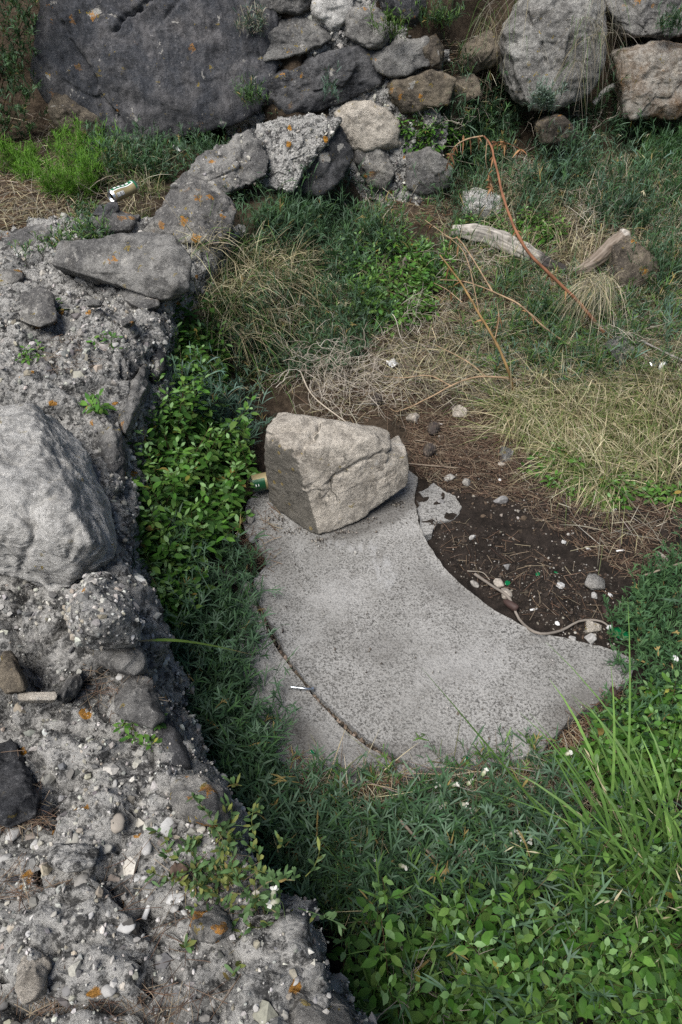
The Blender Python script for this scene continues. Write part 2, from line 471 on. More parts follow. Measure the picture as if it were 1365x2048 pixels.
# ------------------------------------------------------------------ the lie of the land
EDGE_PX = [(760, 2100, .42), (640, 1930, .45), (530, 1790, .46), (455, 1650, .46), (385, 1545, .44), (340, 1440, .44), (300, 1345, .42), (285, 1240, .44),
           (240, 1100, .45), (235, 950, .45), (245, 850, .45), (270, 760, .48), (325, 690, .48), (330, 600, .5), (390, 560, .5), (480, 460, .55), (560, 400, .5), (640, 380, .5)]
_e = np.array([at(u, v, z=z) for u, v, z in EDGE_PX])
_ey = np.concatenate([[-3.0, -.5], _e[:, 1], [4.2, 30]]); _ex = np.concatenate([[1.6, .62], _e[:, 0], [-.10, -.10]])
def edge_x(y): return np.interp(y, _ey, _ex)
TOP_PX = [(100, 2000, .50), (300, 1900, .485), (500, 1850, .475), (600, 1960, .46), (250, 1660, .48), (400, 1700, .475), (60, 1700, .475), (210, 1580, .42), (60, 1550, .41), (300, 1500, .43), (250, 1430, .43),
          (60, 1280, .53), (150, 1250, .53), (100, 1430, .42), (200, 1370, .44), (0, 1450, .40), (100, 1100, .46), (100, 950, .46), (100, 700, .60), (250, 640, .56), (20, 600, .60), (200, 830, .49), (60, 780, .56),
          (100, 560, .60), (250, 560, .58), (160, 620, .61), (40, 450, .60), (200, 420, .62), (350, 380, .62), (100, 350, .68), (300, 290, .78), (420, 272, .80), (490, 240, .83), (200, 285, .78), (420, 330, .66), (60, 260, .76), (520, 300, .66), (-300, 600, .62), (-300, 1500, .47), (-300, 1000, .52), (400, 2150, .5), (0, 2300, .52)]
_tp = np.array([at(u, v, z=z) for u, v, z in TOP_PX])
def wall_top(x, y):
    sh = np.shape(x); x = np.ravel(x); y = np.ravel(y)
    d2 = (x[:, None] - _tp[None, :, 0]) ** 2 + (y[:, None] - _tp[None, :, 1]) ** 2
    w = np.exp(-d2 / (2 * .13 ** 2)) + 2e-3 / (d2 + .02)
    return ((w * _tp[None, :, 2]).sum(1) / w.sum(1)).reshape(sh)
def bank_y(x): return 3.98 + .34 * sstep(-.25, -.75, x) + .38 * sstep(.45, .95, x)
def low_ground(x, y):
    t = y - 2.25
    z = .29 * np.where(t > 0, np.sqrt(t * t + .04) - .2, 0)
    z = z + .06 * sstep(.6, 1.6, x) * sstep(1.2, 2.6, y)
    z = z - .03 * np.exp(-(((x - .12) / .55) ** 2 + ((y - 1.25) / .55) ** 2) ** 2)
    e = x - edge_x(y)
    z = z + (.20 + .12 * sstep(1.9, 2.3, y)) * sstep(.34, .0, e) * sstep(4.2, 3.8, y) * sstep(.9, 1.5, y) - .05 * sstep(-.30, -.42, x) * sstep(.35, .8, y) * sstep(1.6, 1.1, y) - .03
    return z
def ground(x, y):
    x = np.asarray(x, float); y = np.asarray(y, float)
    z = low_ground(x, y)
    tz = wall_top(x, y) - .05 - .10 * sstep(2.9, 2.4, y)
    m = sstep(.02, .16, edge_x(y) - x)
    z = z * (1 - m) + tz * m
    k = np.clip((y - bank_y(x)) * 2.8, 0, 1.15)
    return z + k
def surf(x, y):
    x = np.asarray(x, float); y = np.asarray(y, float)
    g = ground(x, y)
    w = wall_top(x, y)
    s = np.where((x < edge_x(y) - .01) & (y < 3.0), w, g)
    if SLAB_W and s.ndim == 1:
        for q in SLAB_W: s = np.where(inpoly(x, y, q), 0.0, s)
    return s
SLAB_W = []
def ground_rough(p): return .022 * fbm(p * 6, 4, 11) + .006 * fbm(p * 38, 3, 21)
def pix_surf(u, v, off=0.0, fn=surf):
    """where the ray through a photo pixel meets the land (raised by off)"""
    r = ray(np.ravel(u), np.ravel(v)); n = len(r)
    ds = np.linspace(.7, 6.5, 180); hit = np.full(n, np.nan); prev = None
    for i, d in enumerate(ds):
        m = np.isnan(hit)
        if not m.any(): break
        p = np.array([0, 0, CAM_H]) + r[m] * d
        h = p[:, 2] - fn(p[:, 0], p[:, 1]) - off
        idx = np.where(m)[0][h < 0]
        hit[idx] = d - (ds[1] - ds[0]) * .5
    hit = np.where(np.isnan(hit), 6.5, hit); st = (ds[1] - ds[0]) * .5; lo_, hi_ = hit - st, hit + st
    for _ in range(7):
        md = (lo_ + hi_) / 2; p = np.array([0, 0, CAM_H]) + r * md[:, None]; below = p[:, 2] - fn(p[:, 0], p[:, 1]) - off < 0
        hi_ = np.where(below, md, hi_); lo_ = np.where(below, lo_, md)
    hit = (lo_ + hi_) / 2
    p = np.array([0, 0, CAM_H]) + r * hit[:, None]
    p[:, 2] = fn(p[:, 0], p[:, 1])
    soil = ~((p[:, 0] < edge_x(p[:, 1]) - .01) & (p[:, 1] < 3.0))
    for q in SLAB_W: soil &= ~inpoly(p[:, 0], p[:, 1], q)
    p[:, 2] += np.where(soil, ground_rough(p), 0)
    return p

def grid_faces(nr, nc):
    i = np.arange(nr - 1)[:, None] * nc + np.arange(nc - 1)[None]
    return np.stack([i, i + 1, i + nc + 1, i + nc], -1).reshape(-1, 4)

# ground sheet: fine where the camera looks, running on far behind the bank
xs = np.concatenate([[-60, -25, -10, -5, -3.5], np.arange(-2.4, 2.6, .02), [3.5, 5, 10, 25, 60]])
ys = np.concatenate([[-60, -20, -6, -2, -1], np.arange(-.4, 5.2, .02), [5.6, 6.5, 9, 15, 30, 80]])
X, Y = np.meshgrid(xs, ys)
Z = ground(X.ravel(), Y.ravel())
P3 = np.stack([X.ravel(), Y.ravel(), Z], -1)
Z = Z + ground_rough(P3)
steep = ((Y.ravel() - bank_y(X.ravel())) > -.03)
yo = np.where(steep, .05 * fbm(P3 * 5, 4, 33), 0)
me = mesh_arrays('ground', np.stack([X.ravel(), Y.ravel() + yo, Z], -1), None, grid_faces(len(ys), len(xs)))
tag(obj('ground', me, M['soil']), 'dark brown soil and litter of the hollow below the stone walls', kind='structure')

# ------------------------------------------------------------------ concrete slab (cracked, three pieces)
CRACK = [(503, 1160), (512, 1200), (530, 1240), (560, 1300), (600, 1352), (640, 1400), (690, 1450), (740, 1490), (790, 1518), (842, 1541)]
MAIN = [(900, 1538), (1000, 1528), (1085, 1502), (1140, 1440), (1200, 1405), (1262, 1360), (1272, 1318), (1235, 1300), (1130, 1277), (1060, 1262), (1000, 1228), (940, 1183), (885, 1133),
        (852, 1083), (838, 1045), (828, 1000), (836, 955), (790, 915), (690, 890), (570, 930), (497, 1000), (486, 1040), (500, 1075), (527, 1108), (532, 1130), (511, 1150)]
STRIP = [(820, 1552), (780, 1562), (700, 1580), (640, 1572), (580, 1540), (540, 1480), (500, 1400), (476, 1300), (468, 1200), (488, 1158)]
PATCH = [(838, 985), (870, 965), (915, 985), (922, 1010), (905, 1035), (880, 1042), (868, 1062), (848, 1068), (840, 1030)]
def rough_poly(px, amp, seed, step=.011, z=0.0):
    w = at(np.array([p[0] for p in px], float), np.array([p[1] for p in px], float), z=z)[:, :2]
    out = []
    for i in range(len(w)):
        a, b = w[i], w[(i + 1) % len(w)]; n = max(1, int(np.linalg.norm(b - a) / step))
        out += [a + (b - a) * k / n for k in range(n)]
    o = np.array(out); q = np.column_stack([o * 40, np.zeros(len(o))]); q2 = np.column_stack([o * 9, np.zeros(len(o))])
    return o + amp * np.column_stack([fbm(q, 3, seed), fbm(q, 3, seed + 50)]) + amp * 1.6 * np.column_stack([vnoise(q2, seed + 3), vnoise(q2, seed + 9)])
def slab_mesh(name, poly, top, thick, parent):
    bm = bmesh.new()
    vs = [bm.verts.new((p[0], p[1], top)) for p in poly]
    f = bm.faces.new(vs)
    if f.normal.z < 0: f.normal_flip()
    ext = bmesh.ops.extrude_face_region(bm, geom=[f])
    nv = [e for e in ext['geom'] if isinstance(e, bmesh.types.BMVert)]
    # extruded copy becomes the top, its rim pulled in a little for a worn arris
    c = np.mean(poly, 0)
    for v in vs: v.co.z = top - thick
    topf = [e for e in ext['geom'] if isinstance(e, bmesh.types.BMFace)][0]
    bmesh.ops.inset_region(bm, faces=[topf], thickness=.006, depth=0.0)
    for v in nv: v.co.z = top - .005
    bmesh.ops.triangulate(bm, faces=bm.faces[:])
    bmesh.ops.recalc_face_normals(bm, faces=bm.faces[:])
    me = bpy.data.meshes.new(name); bm.to_mesh(me); bm.free()
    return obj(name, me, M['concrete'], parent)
SLAB_W.extend([at(np.array([p[0] for p in q], float), np.array([p[1] for p in q], float), z=0)[:, :2] for q in (MAIN, STRIP)])
path = empty('concrete_path', (0, 0, 0))
tag(path, 'pale curved concrete slab cracked along its outer edge, bare of plants', kind='structure')
cr = np.array(CRACK, float)
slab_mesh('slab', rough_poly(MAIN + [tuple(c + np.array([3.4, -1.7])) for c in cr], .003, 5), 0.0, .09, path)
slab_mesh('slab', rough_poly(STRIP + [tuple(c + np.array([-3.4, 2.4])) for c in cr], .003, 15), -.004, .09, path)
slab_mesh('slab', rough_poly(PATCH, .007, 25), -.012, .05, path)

# ------------------------------------------------------------------ rock builder
_ico = {}
def ico(level):
    if level not in _ico:
        bm = bmesh.new(); bmesh.ops.create_icosphere(bm, subdivisions=level, radius=1.0)
        bm.verts.index_update()
        V = np.array([v.co[:] for v in bm.verts]); T = np.array([[v.index for v in f.verts] for f in bm.faces]); bm.free()
        _ico[level] = (unit(V), T)
    return _ico[level]
def hull_planes(pts):
    bm = bmesh.new()
    for p in pts: bm.verts.new(p)
    bmesh.ops.convex_hull(bm, input=bm.verts[:])
    pl = []
    c = np.mean(pts, 0)
    for f in bm.faces:
        n = np.array(f.normal[:]); p = np.array(f.verts[0].co[:])
        if np.linalg.norm(n) < .5: continue
        if n @ (p - c) < 0: n = -n
        if any(n @ m > .992 for m, _ in pl): continue
        pl.append((n, p))
    bm.free()
    return pl
def seg_dist(u, v, pl):
    best = np.full(len(u), 1e9)
    for (x1, y1), (x2, y2) in zip(pl[:-1], pl[1:]):
        t = np.clip(((u - x1) * (x2 - x1) + (v - y1) * (y2 - y1)) / ((x2 - x1) ** 2 + (y2 - y1) ** 2), 0, 1)
        best = np.minimum(best, np.hypot(u - x1 - t * (x2 - x1), v - y1 - t * (y2 - y1)))
    return best
def rock_shape(pts, level=6, seed=0, rough=1.0, sharp=16, chip=1.0, grooves=(), cuts=7):
    pts = np.asarray(pts, float)
    lo, hi = pts.min(0), pts.max(0); c = (lo + hi) / 2; h = (hi - lo) / 2 + 1e-4
    c = .5 * c + .5 * pts.mean(0)
    q = (pts - c) / h
    pl = hull_planes(q); N = np.array([p[0] for p in pl]); D = np.array([p[0] @ p[1] for p in pl])
    if cuts:
        rc = np.random.default_rng(seed * 31 + 5); cn = unit(rc.normal(size=(cuts, 3))); sup = (q @ cn.T).max(0)
        N = np.vstack([N, cn]); D = np.concatenate([D, sup * rc.uniform(.80, .96, cuts)])
    D = np.maximum(D, .12)
    U, T = ico(level)
    dn = U @ N.T
    inv = np.maximum(dn, 0) / D                        # 1/r per plane
    r = 1.0 / ((inv ** sharp).sum(1) ** (1.0 / sharp))
    V = c + (U * r[:, None]) * h
    s = float(np.cbrt(np.prod(h)) * 2)                  # size
    nr = unit(U / h)
    k = 1.0 / s
    off = np.array([seed * 3.17, seed * 1.31, -seed * 2.2])
    amp = s * rough
    disp = .018 * fbm(V * k * 2.2 + off, 4, seed) + .016 * ridged(V * k * 6 + off, 4, seed + 5)
    w, w2, rid = worley(V * k * 3.4 + off, seed + 3)
    disp += chip * .055 * (rid - .5) * sstep(.0, .09, w2 - w)      # chipped facets
    w, w2, rid = worley(V * k * 9 + off, seed + 13)
    disp += chip * .018 * (rid - .5) * sstep(.0, .10, w2 - w)
    disp += .006 * fbm(V * k * 22 + off, 3, seed + 8)
    V = V + nr * (disp * amp)[:, None]
    face = (nr * (V - np.array([0, 0, CAM_H]))).sum(1) < 0
    for pl, wpx, dep in grooves:                       # fissures running over the visible faces
        u_, v_, _ = proj(V); wob = 5 * vnoise(V * 45, seed + 40)
        V = V - nr * (np.where(face, dep * np.exp(-((seg_dist(u_ + wob, v_ + wob * .7, pl)) / wpx) ** 2), 0))[:, None]
    return V, T
CLOUDS = {}
def rock_obj(name, pts, mat, level=6, seed=0, rough=1.0, sharp=16, chip=1.0, parent=None, label=None, cat=None, group=None, keep=None, smooth=True, grooves=(), cuts=7):
    u_, v_, _ = proj(np.asarray(pts, float)); ext = max(np.ptp(u_), np.ptp(v_))
    if level == 6 and ext < 165: level = 5
    V, T = rock_shape(pts, level, seed, rough, sharp, chip, grooves, cuts)
    o = placed(name, V, T, None, M[mat] if isinstance(mat, str) else mat, parent, smooth=smooth)
    if label: tag(o, label, cat or 'rock', group)
    if keep: CLOUDS[keep] = (V, T)
    return o
def out_pts(outline, d=None, z=None, y=None, k=0.0, thick=.2, bulge=.05, inset=.55, ridges=(), lean=0.0, back=.82):
    """3-D points of a rock whose outline is seen in the photo: the outline on a plane, an inset front pushed out, a back"""
    o = np.array(outline, float); c = o.mean(0)
    if y is not None:
        # near-vertical face: plane y = y0 + k*(z - z0), z0 taken at the outline's centre
        pc = at(c[0], c[1], y=y); z0 = pc[2]; r = ray(o[:, 0], o[:, 1])
        dd = (y + k * (CAM_H - z0)) / (r[:, 1] - k * r[:, 2])
        rim = np.array([0, 0, CAM_H]) + r * dd[:, None]; dc = np.linalg.norm(pc - np.array([0, 0, CAM_H])) / np.linalg.norm(ray(*c))
        nb = unit(np.array([0, 1.0, -k * .3]))
    else:
        if z is not None: dc = (z - CAM_H) / ray(*c)[2]
        else: dc = d
        dd = dc + lean * (c[1] - o[:, 1]) / FPX * dc
        rim = at(o[:, 0], o[:, 1], d=dd); nb = unit(ray(*c) + np.array([0, 0, -.35]))
    m = rim.mean(0)
    rj = np.random.default_rng(int(abs(c[0]) * 7 + abs(c[1]) * 13))
    front = m + (rim - m) * (inset * rj.uniform(.55, 1.3, len(rim)).clip(0, .95 / inset))[:, None] - nb * (bulge * rj.uniform(.2, 1.5, len(rim)))[:, None]
    bk = m + (rim - m) * back + nb * thick
    ex = [at(u, v, d=dc) - unit(ray(u, v)) * p for u, v, p in ridges]
    return np.vstack([rim, front, bk] + ([np.array(ex)] if len(ex) else []))

# ------------------------------------------------------------------ left wall: lime rubble (conglomerate) with stones set in it
yr = np.arange(-.5, 3.12, .0085)
ncol, nside = 115, 30
ex = edge_x(yr) + .016 * fbm(np.column_stack([yr * 14, yr * 0, yr * 0]), 4, 3)
t = np.linspace(0, 1, ncol) ** .62
XW = -2.6 + (ex[:, None] + 2.6) * t[None]
YW = np.repeat(yr[:, None], ncol, 1)
ZW = wall_top(XW.ravel(), YW.ravel()).reshape(XW.shape)
de = ex[:, None] - XW
ZW = ZW - .035 * np.clip(1 - de / .05, 0, 1) ** 2
sd_ = np.linspace(0, 1, nside + 1)[1:]
zs = ZW[:, -1:] * (1 - sd_) + (-.3) * sd_
xsd = ex[:, None] + .010 + .012 * sd_[None] + .012 * np.sin(sd_ * 3)[None]
XA = np.concatenate([XW, xsd], 1); YA = np.concatenate([YW, np.repeat(yr[:, None], nside, 1)], 1); ZA = np.concatenate([ZW, zs], 1)
VW = np.stack([XA, YA, ZA], -1)
du = np.gradient(VW, axis=0); dv = np.gradient(VW, axis=1)
NW = unit(np.cross(dv, du)); NW = np.where((NW[..., 2:3] < -.2), -NW, NW)
pf = VW.reshape(-1, 3)
w, w2, rid = worley(pf * 26, 2); wb, wb2, ridb = worley(pf * 9, 42)
wc, wc2, ridc = worley(pf * np.array([5.2, 5.2, 5.2]) + .15 * fbm(pf * 9, 2, 60)[:, None], 63)
disp = .020 * fbm(pf * 7, 4, 1) + .045 * (ridc - .5) * sstep(.02, .12, wc2 - wc) - .030 * sstep(.09, .0, wc2 - wc) + .012 * ridged(pf * 16, 3, 9) + .016 * (ridb - .5) * sstep(.0, .25, wb2 - wb) + .010 * (rid - .4) * sstep(0, .2, w2 - w) - .012 * sstep(.12, 0, w2 - w) + .005 * fbm(pf * 80, 2, 4)
VW = pf + NW.reshape(-1, 3) * disp[:, None]
nrow, nc_ = XA.shape
wall = empty('rubble_wall', (-.9, 1.3, 0))
tag(wall, 'low grey wall of lime rubble and pebbles running down the left', 'wall')
tag(placed('mortar', VW, None, grid_faces(nrow, nc_), M['conglomerate'], wall))
WALL_V, WALL_N = VW.reshape(nrow, nc_, 3), NW

# ---- the stones set in the left wall (parts of it)
def wstone(outline, mat, seed, level=6, rough=1.0, chip=1.2, sharp=50, keep=None, **kw):
    kw['z'] = kw['z'] + .042
    return rock_obj('stone', out_pts(outline, **kw), mat, level, seed, rough, sharp, chip, parent=wall, keep=keep)
wstone([(185, 1300), (205, 1275), (250, 1268), (290, 1300), (298, 1335), (270, 1352), (215, 1335), (190, 1320)], 'grey_stone', 31, z=.44, thick=.14, bulge=.03, lean=1.2)
wstone([(228, 1420), (240, 1370), (262, 1345), (300, 1362), (322, 1400), (330, 1440), (300, 1455), (250, 1440)], 'grey_stone', 32, z=.42, thick=.16, bulge=.03, lean=1.2)
wstone([(300, 1450), (318, 1425), (345, 1435), (368, 1480), (385, 1540), (360, 1555), (325, 1535), (308, 1490)], 'dark_stone', 33, z=.38, thick=.18, bulge=.03, lean=1.2)
wstone([(330, 1600), (345, 1555), (395, 1543), (440, 1580), (462, 1640), (440, 1655), (385, 1640), (340, 1625)], 'limestone_lichen', 34, z=.44, thick=.2, bulge=.03, lean=1.2)
wstone([(-60, 1640), (-50, 1510), (20, 1480), (50, 1520), (80, 1600), (75, 1640), (20, 1655)], 'dark_stone', 35, z=.42, thick=.15, bulge=.02, lean=1.2)
wstone([(-10, 1365), (5, 1300), (22, 1300), (55, 1360), (50, 1380), (10, 1385)], 'brown_stone', 36, 5, z=.50, thick=.1, bulge=.03, lean=1.0)
wstone([(114, 1395), (125, 1362), (160, 1345), (166, 1360), (150, 1390), (125, 1405)], 'grey_stone', 37, 5, z=.46, thick=.08, bulge=.02, lean=1.0)
wstone([(34, 1388), (60, 1384), (112, 1383), (116, 1392), (112, 1400), (60, 1401), (36, 1400)], 'limestone_warm', 38, 5, .5, .5, z=.49, thick=.06, bulge=.006, lean=.6)
wstone([(378, 1850), (392, 1815), (430, 1812), (460, 1830), (465, 1868), (430, 1885), (395, 1878)], 'limestone_lichen', 39, 5, z=.475, thick=.07, bulge=.025, lean=1.2)
wstone([(560, 2010), (570, 1965), (610, 1955), (670, 1985), (725, 2048), (700, 2100), (600, 2100), (565, 2050)], 'limestone_lichen', 40, z=.44, thick=.16, bulge=.03, lean=1.2)
wstone([(30, 1960), (50, 1895), (85, 1895), (100, 1930), (90, 1990), (45, 2010)], 'limestone_warm', 41, 5, z=.485, thick=.08, bulge=.012, lean=1.2)
wstone([(186, 900), (200, 850), (238, 835), (250, 880), (246, 960), (230, 1000), (200, 960)], 'grey_stone', 42, z=.42, thick=.18, bulge=.04, lean=.6)
wstone([(232, 850), (250, 790), (275, 745), (292, 720), (300, 760), (262, 830), (250, 870)], 'grey_stone', 43, z=.44, thick=.18, bulge=.03, lean=1.0)
wstone([(290, 735), (292, 690), (322, 662), (335, 690), (330, 740), (305, 765)], 'dark_stone', 44, z=.42, thick=.18, bulge=.03, lean=.8)
wstone([(40, 640), (45, 590), (75, 565), (105, 580), (115, 640), (80, 655)], 'limestone_lichen', 45, 5, z=.60, thick=.1, bulge=.015, lean=1.2)
wstone([(235, 560), (262, 548), (300, 570), (320, 610), (290, 622), (250, 600)], 'grey_stone', 46, 5, z=.56, thick=.1, bulge=.02, lean=1.2)
wstone([(168, 605), (185, 598), (206, 603), (202, 611), (175, 612)], 'grey_stone', 47, 5, z=.62, thick=.04, bulge=.012, lean=1.2)
wstone([(242, 640), (262, 625), (272, 640), (258, 652), (245, 652)], 'grey_stone', 48, 5, z=.60, thick=.05, bulge=.015, lean=1.2)
wstone([(95, 1720), (110, 1690), (165, 1680), (200, 1700), (190, 1735), (130, 1745)], 'conglomerate', 49, 5, z=.472, thick=.06, bulge=.015, lean=1.2)
# the pebbly lump that caps the edge below the boulder, and the rubble bulge beside it
wstone([(128, 1215), (140, 1175), (175, 1158), (225, 1155), (262, 1195), (282, 1245), (270, 1285), (225, 1295), (175, 1290), (145, 1260)], 'conglomerate', 50, rough=1.3, chip=.6, z=.53, thick=.22, bulge=.08, lean=.8, keep='lump')

# ------------------------------------------------------------------ loose boulders on the left
def Z_(u, v, z): return at(u, v, z=z)
B_ = [Z_(-20, 822, .70), Z_(45, 816, .72), Z_(75, 830, .70), Z_(120, 845, .62), Z_(85, 885, .73), Z_(92, 975, .75), Z_(145, 1022, .72), Z_(186, 1083, .67), Z_(140, 1120, .62), Z_(180, 925, .56), Z_(215, 1000, .52), Z_(236, 1075, .48), Z_(228, 1120, .46),
      Z_(120, 1190, .50), Z_(40, 1140, .53), Z_(-60, 1130, .55), Z_(-160, 900, .72), Z_(-150, 1000, .76), Z_(-200, 1000, .5), Z_(60, 960, .42), Z_(160, 1150, .44), Z_(150, 880, .46), Z_(-20, 980, .77)]
rock_obj('boulder', B_, 'limestone', 7, 51, .80, 110, 1.6, cuts=0, grooves=[([(40, 1140), (70, 1060), (60, 1010), (105, 985)], 7, .012), ([(140, 1120), (150, 1060)], 6, .01)], label='large pale grey boulder resting on the rubble wall at the left edge', cat='boulder')
rock_obj('boulder', out_pts([(300, 445), (335, 395), (385, 352), (432, 372), (468, 405), (466, 450), (440, 492), (400, 488), (335, 475), (285, 462)], z=.66, thick=.25, bulge=.03, lean=.7, ridges=[(395, 400, .10), (380, 380, .08), (435, 420, .08), (420, 470, .08)]), 'limestone_lichen', 6, 52, .9, 70,
         label='angular pale boulder with orange lichen spots below the tin can', cat='boulder')
rock_obj('boulder', out_pts([(90, 508), (112, 488), (200, 474), (290, 462), (350, 476), (384, 520), (378, 580), (330, 598), (272, 582), (212, 552), (150, 522), (100, 528)], z=.70, thick=.25, bulge=.02, inset=.75, lean=.15, ridges=[(340, 500, .07), (355, 570, .06), (240, 520, .04)]), 'grey_stone', 6, 53, .55, 60, cuts=3,
         label='long flat grey slab of rock tapering to the left on the rubble wall', cat='rock')
rock_obj('rock', out_pts([(160, 458), (182, 434), (240, 420), (285, 428), (262, 460), (195, 474)], z=.64, thick=.12, bulge=.03, lean=.9), 'limestone_lichen', 5, 54, label='low rock with bright orange lichen between the tin can and the flat slab')
rock_obj('rock', out_pts([(182, 428), (195, 410), (236, 404), (240, 420), (215, 436)], z=.68, thick=.1, bulge=.02, lean=.9), 'dark_stone', 5, 55, label='small dark rock with orange lichen right below the tin can')
rock_obj('rock', out_pts([(-10, 500), (30, 455), (105, 438), (122, 462), (70, 500), (20, 520)], z=.62, thick=.12, bulge=.03, lean=.9), 'grey_stone', 5, 56, label='grey rock half sunk in grass at the left edge')
rock_obj('rock', out_pts([(-20, 560), (10, 535), (45, 540), (48, 560), (10, 575)], z=.62, thick=.1, bulge=.02, lean=.9), 'limestone_lichen', 5, 57, label='small flat rock at the left edge behind the rubble')
rock_obj('rock', out_pts([(452, 470), (460, 445), (490, 450), (498, 470), (475, 482)], z=.52, thick=.1, bulge=.02, lean=.9), 'limestone', 5, 58, label='small pale rock tucked against the right side of the angular boulder')
rock_obj('boulder', out_pts([(62, 150), (75, 40), (88, -60), (150, -160), (480, -170), (545, -60), (558, 60), (552, 150), (515, 220), (420, 262), (300, 290), (190, 270), (105, 225)], y=4.12, k=.35, thick=.7, bulge=.04, inset=.9, ridges=[(235, 110, .08), (330, 120, .05)]), 'slate_boulder', 7, 60, .5, 90, 1.0, cuts=2, grooves=[([(122, 45), (150, 100), (190, 160), (200, 195), (245, 245)], 4, .03), ([(228, 62), (250, 35), (275, 20), (300, -5)], 4, .03), ([(120, 118), (135, 150)], 4, .015), ([(128, 165), (165, 190), (210, 205)], 4, .015)],
         label='huge dark blue-grey rock with orange lichen at the upper left', cat='boulder')
rock_obj('rock', out_pts([(95, 225), (105, 175), (120, 190), (190, 225), (215, 250), (190, 275), (120, 265)], y=3.98, k=.3, thick=.2, bulge=.04), 'brown_stone', 5, 61, label='brown rock at the foot of the huge dark rock')

# ------------------------------------------------------------------ stone wall at the back
back = empty('stone_wall', (.1, 4.05, .4))
tag(back, 'rough stone wall of grey blocks in lime mortar behind the hollow', 'wall')
gx = np.arange(-.62, .78, .014); gz = np.arange(.30, 1.75, .014)
GX, GZ = np.meshgrid(gx, gz); pf = np.stack([GX.ravel(), np.zeros(GX.size), GZ.ravel()], -1)
w, w2, rid = worley(pf * 22, 7)
gy = 3.985 + .34 * (pf[:, 2] - .5) + .03 * fbm(pf * 6, 4, 6) + .02 * fbm(pf * 26, 3, 16) - .018 * (rid - .3) * sstep(0, .2, w2 - w)
BACK_V = np.stack([pf[:, 0], gy, pf[:, 2]], -1)
fq = grid_faces(len(gz), len(gx)); fc = BACK_V[fq].mean(1)
keepf = fc[:, 0] < .50 + .10 * fbm(fc * np.array([7, 0, 7]), 3, 5) - .12 * sstep(.9, 1.3, fc[:, 2])
placed('mortar', BACK_V, None, fq[keepf], M['conglomerate'], back); BACK_V = BACK_V[np.unique(fq[keepf])]
BS = [([(515, 58), (560, 50), (600, 32), (640, 58), (662, 78), (635, 95), (560, 118), (530, 122), (516, 95)], 'grey_stone'),
      ([(624, 5), (640, -25), (705, -25), (702, 30), (665, 63), (640, 45), (626, 28)], 'limestone'),
      ([(694, 36), (710, 18), (745, 18), (772, 35), (792, 60), (775, 92), (740, 98), (697, 72)], 'grey_stone'),
      ([(540, 155), (560, 140), (640, 115), (700, 95), (735, 88), (750, 130), (757, 170), (690, 200), (600, 225), (550, 230), (538, 185)], 'dark_stone'),
      ([(750, 108), (800, 85), (850, 75), (874, 100), (855, 130), (790, 153), (752, 132)], 'grey_stone'),
      ([(775, 168), (860, 140), (908, 158), (895, 208), (800, 226), (780, 205)], 'brown_stone'),
      ([(672, 228), (700, 206), (745, 204), (797, 240), (792, 290), (730, 300), (685, 282)], 'limestone_warm'),
      ([(712, 292), (750, 284), (776, 310), (787, 345), (770, 377), (735, 372), (715, 325)], 'limestone_lichen'),
      ([(818, 312), (860, 300), (900, 328), (908, 372), (850, 388), (816, 372)], 'grey_stone'),
      ([(560, -45), (510, -25), (525, 12), (600, 32), (622, 20), (620, -45)], 'grey_stone'),
      ([(745, -35), (845, -35), (850, 28), (822, 50), (772, 30)], 'dark_stone'),
      ([(840, 92), (872, 72), (885, 95), (880, 135), (850, 138)], 'brown_stone')]
for i, (o_, m_) in enumerate(BS):
    cz = np.mean([p[1] for p in o_])
    yy = 3.95 + .34 * (max(.45, 1.30 - cz / 400 * .80) - .5)
    oc = np.array(o_, float); oc = oc.mean(0) + (oc - oc.mean(0)) * 1.09
    rock_obj('stone', out_pts(oc, y=yy, k=.34, thick=.22, bulge=.045, inset=.84), m_, 6, 70 + i, .8, 60, 1.2, parent=back, cuts=3)
rock_obj('stone', out_pts([(590, 258), (640, 246), (676, 248), (708, 312), (694, 350), (648, 385), (570, 396), (578, 345), (575, 300)], y=3.72, k=.25, thick=.4, bulge=.035, inset=.88), 'dark_stone', 6, 90, .8, 80, 1.2, parent=back, cuts=2)
rock_obj('stone', out_pts([(320, 402), (350, 365), (400, 322), (470, 274), (510, 262), (540, 300), (525, 352), (455, 368), (400, 408)], y=3.50, k=1.4, thick=.3, bulge=.02, inset=.88), 'grey_stone', 6, 91, 1.2, 60, 1.4, parent=back, keep='ledge', cuts=3)
rock_obj('stone', out_pts([(460, 282), (520, 254), (600, 232), (660, 232), (684, 246), (610, 266), (588, 300), (598, 345), (574, 392), (535, 392), (495, 352)], y=3.66, k=.9, thick=.3, bulge=.02, inset=.88), 'conglomerate', 6, 92, 1.3, 40, 1.4, parent=back, keep='ledge2', cuts=3)
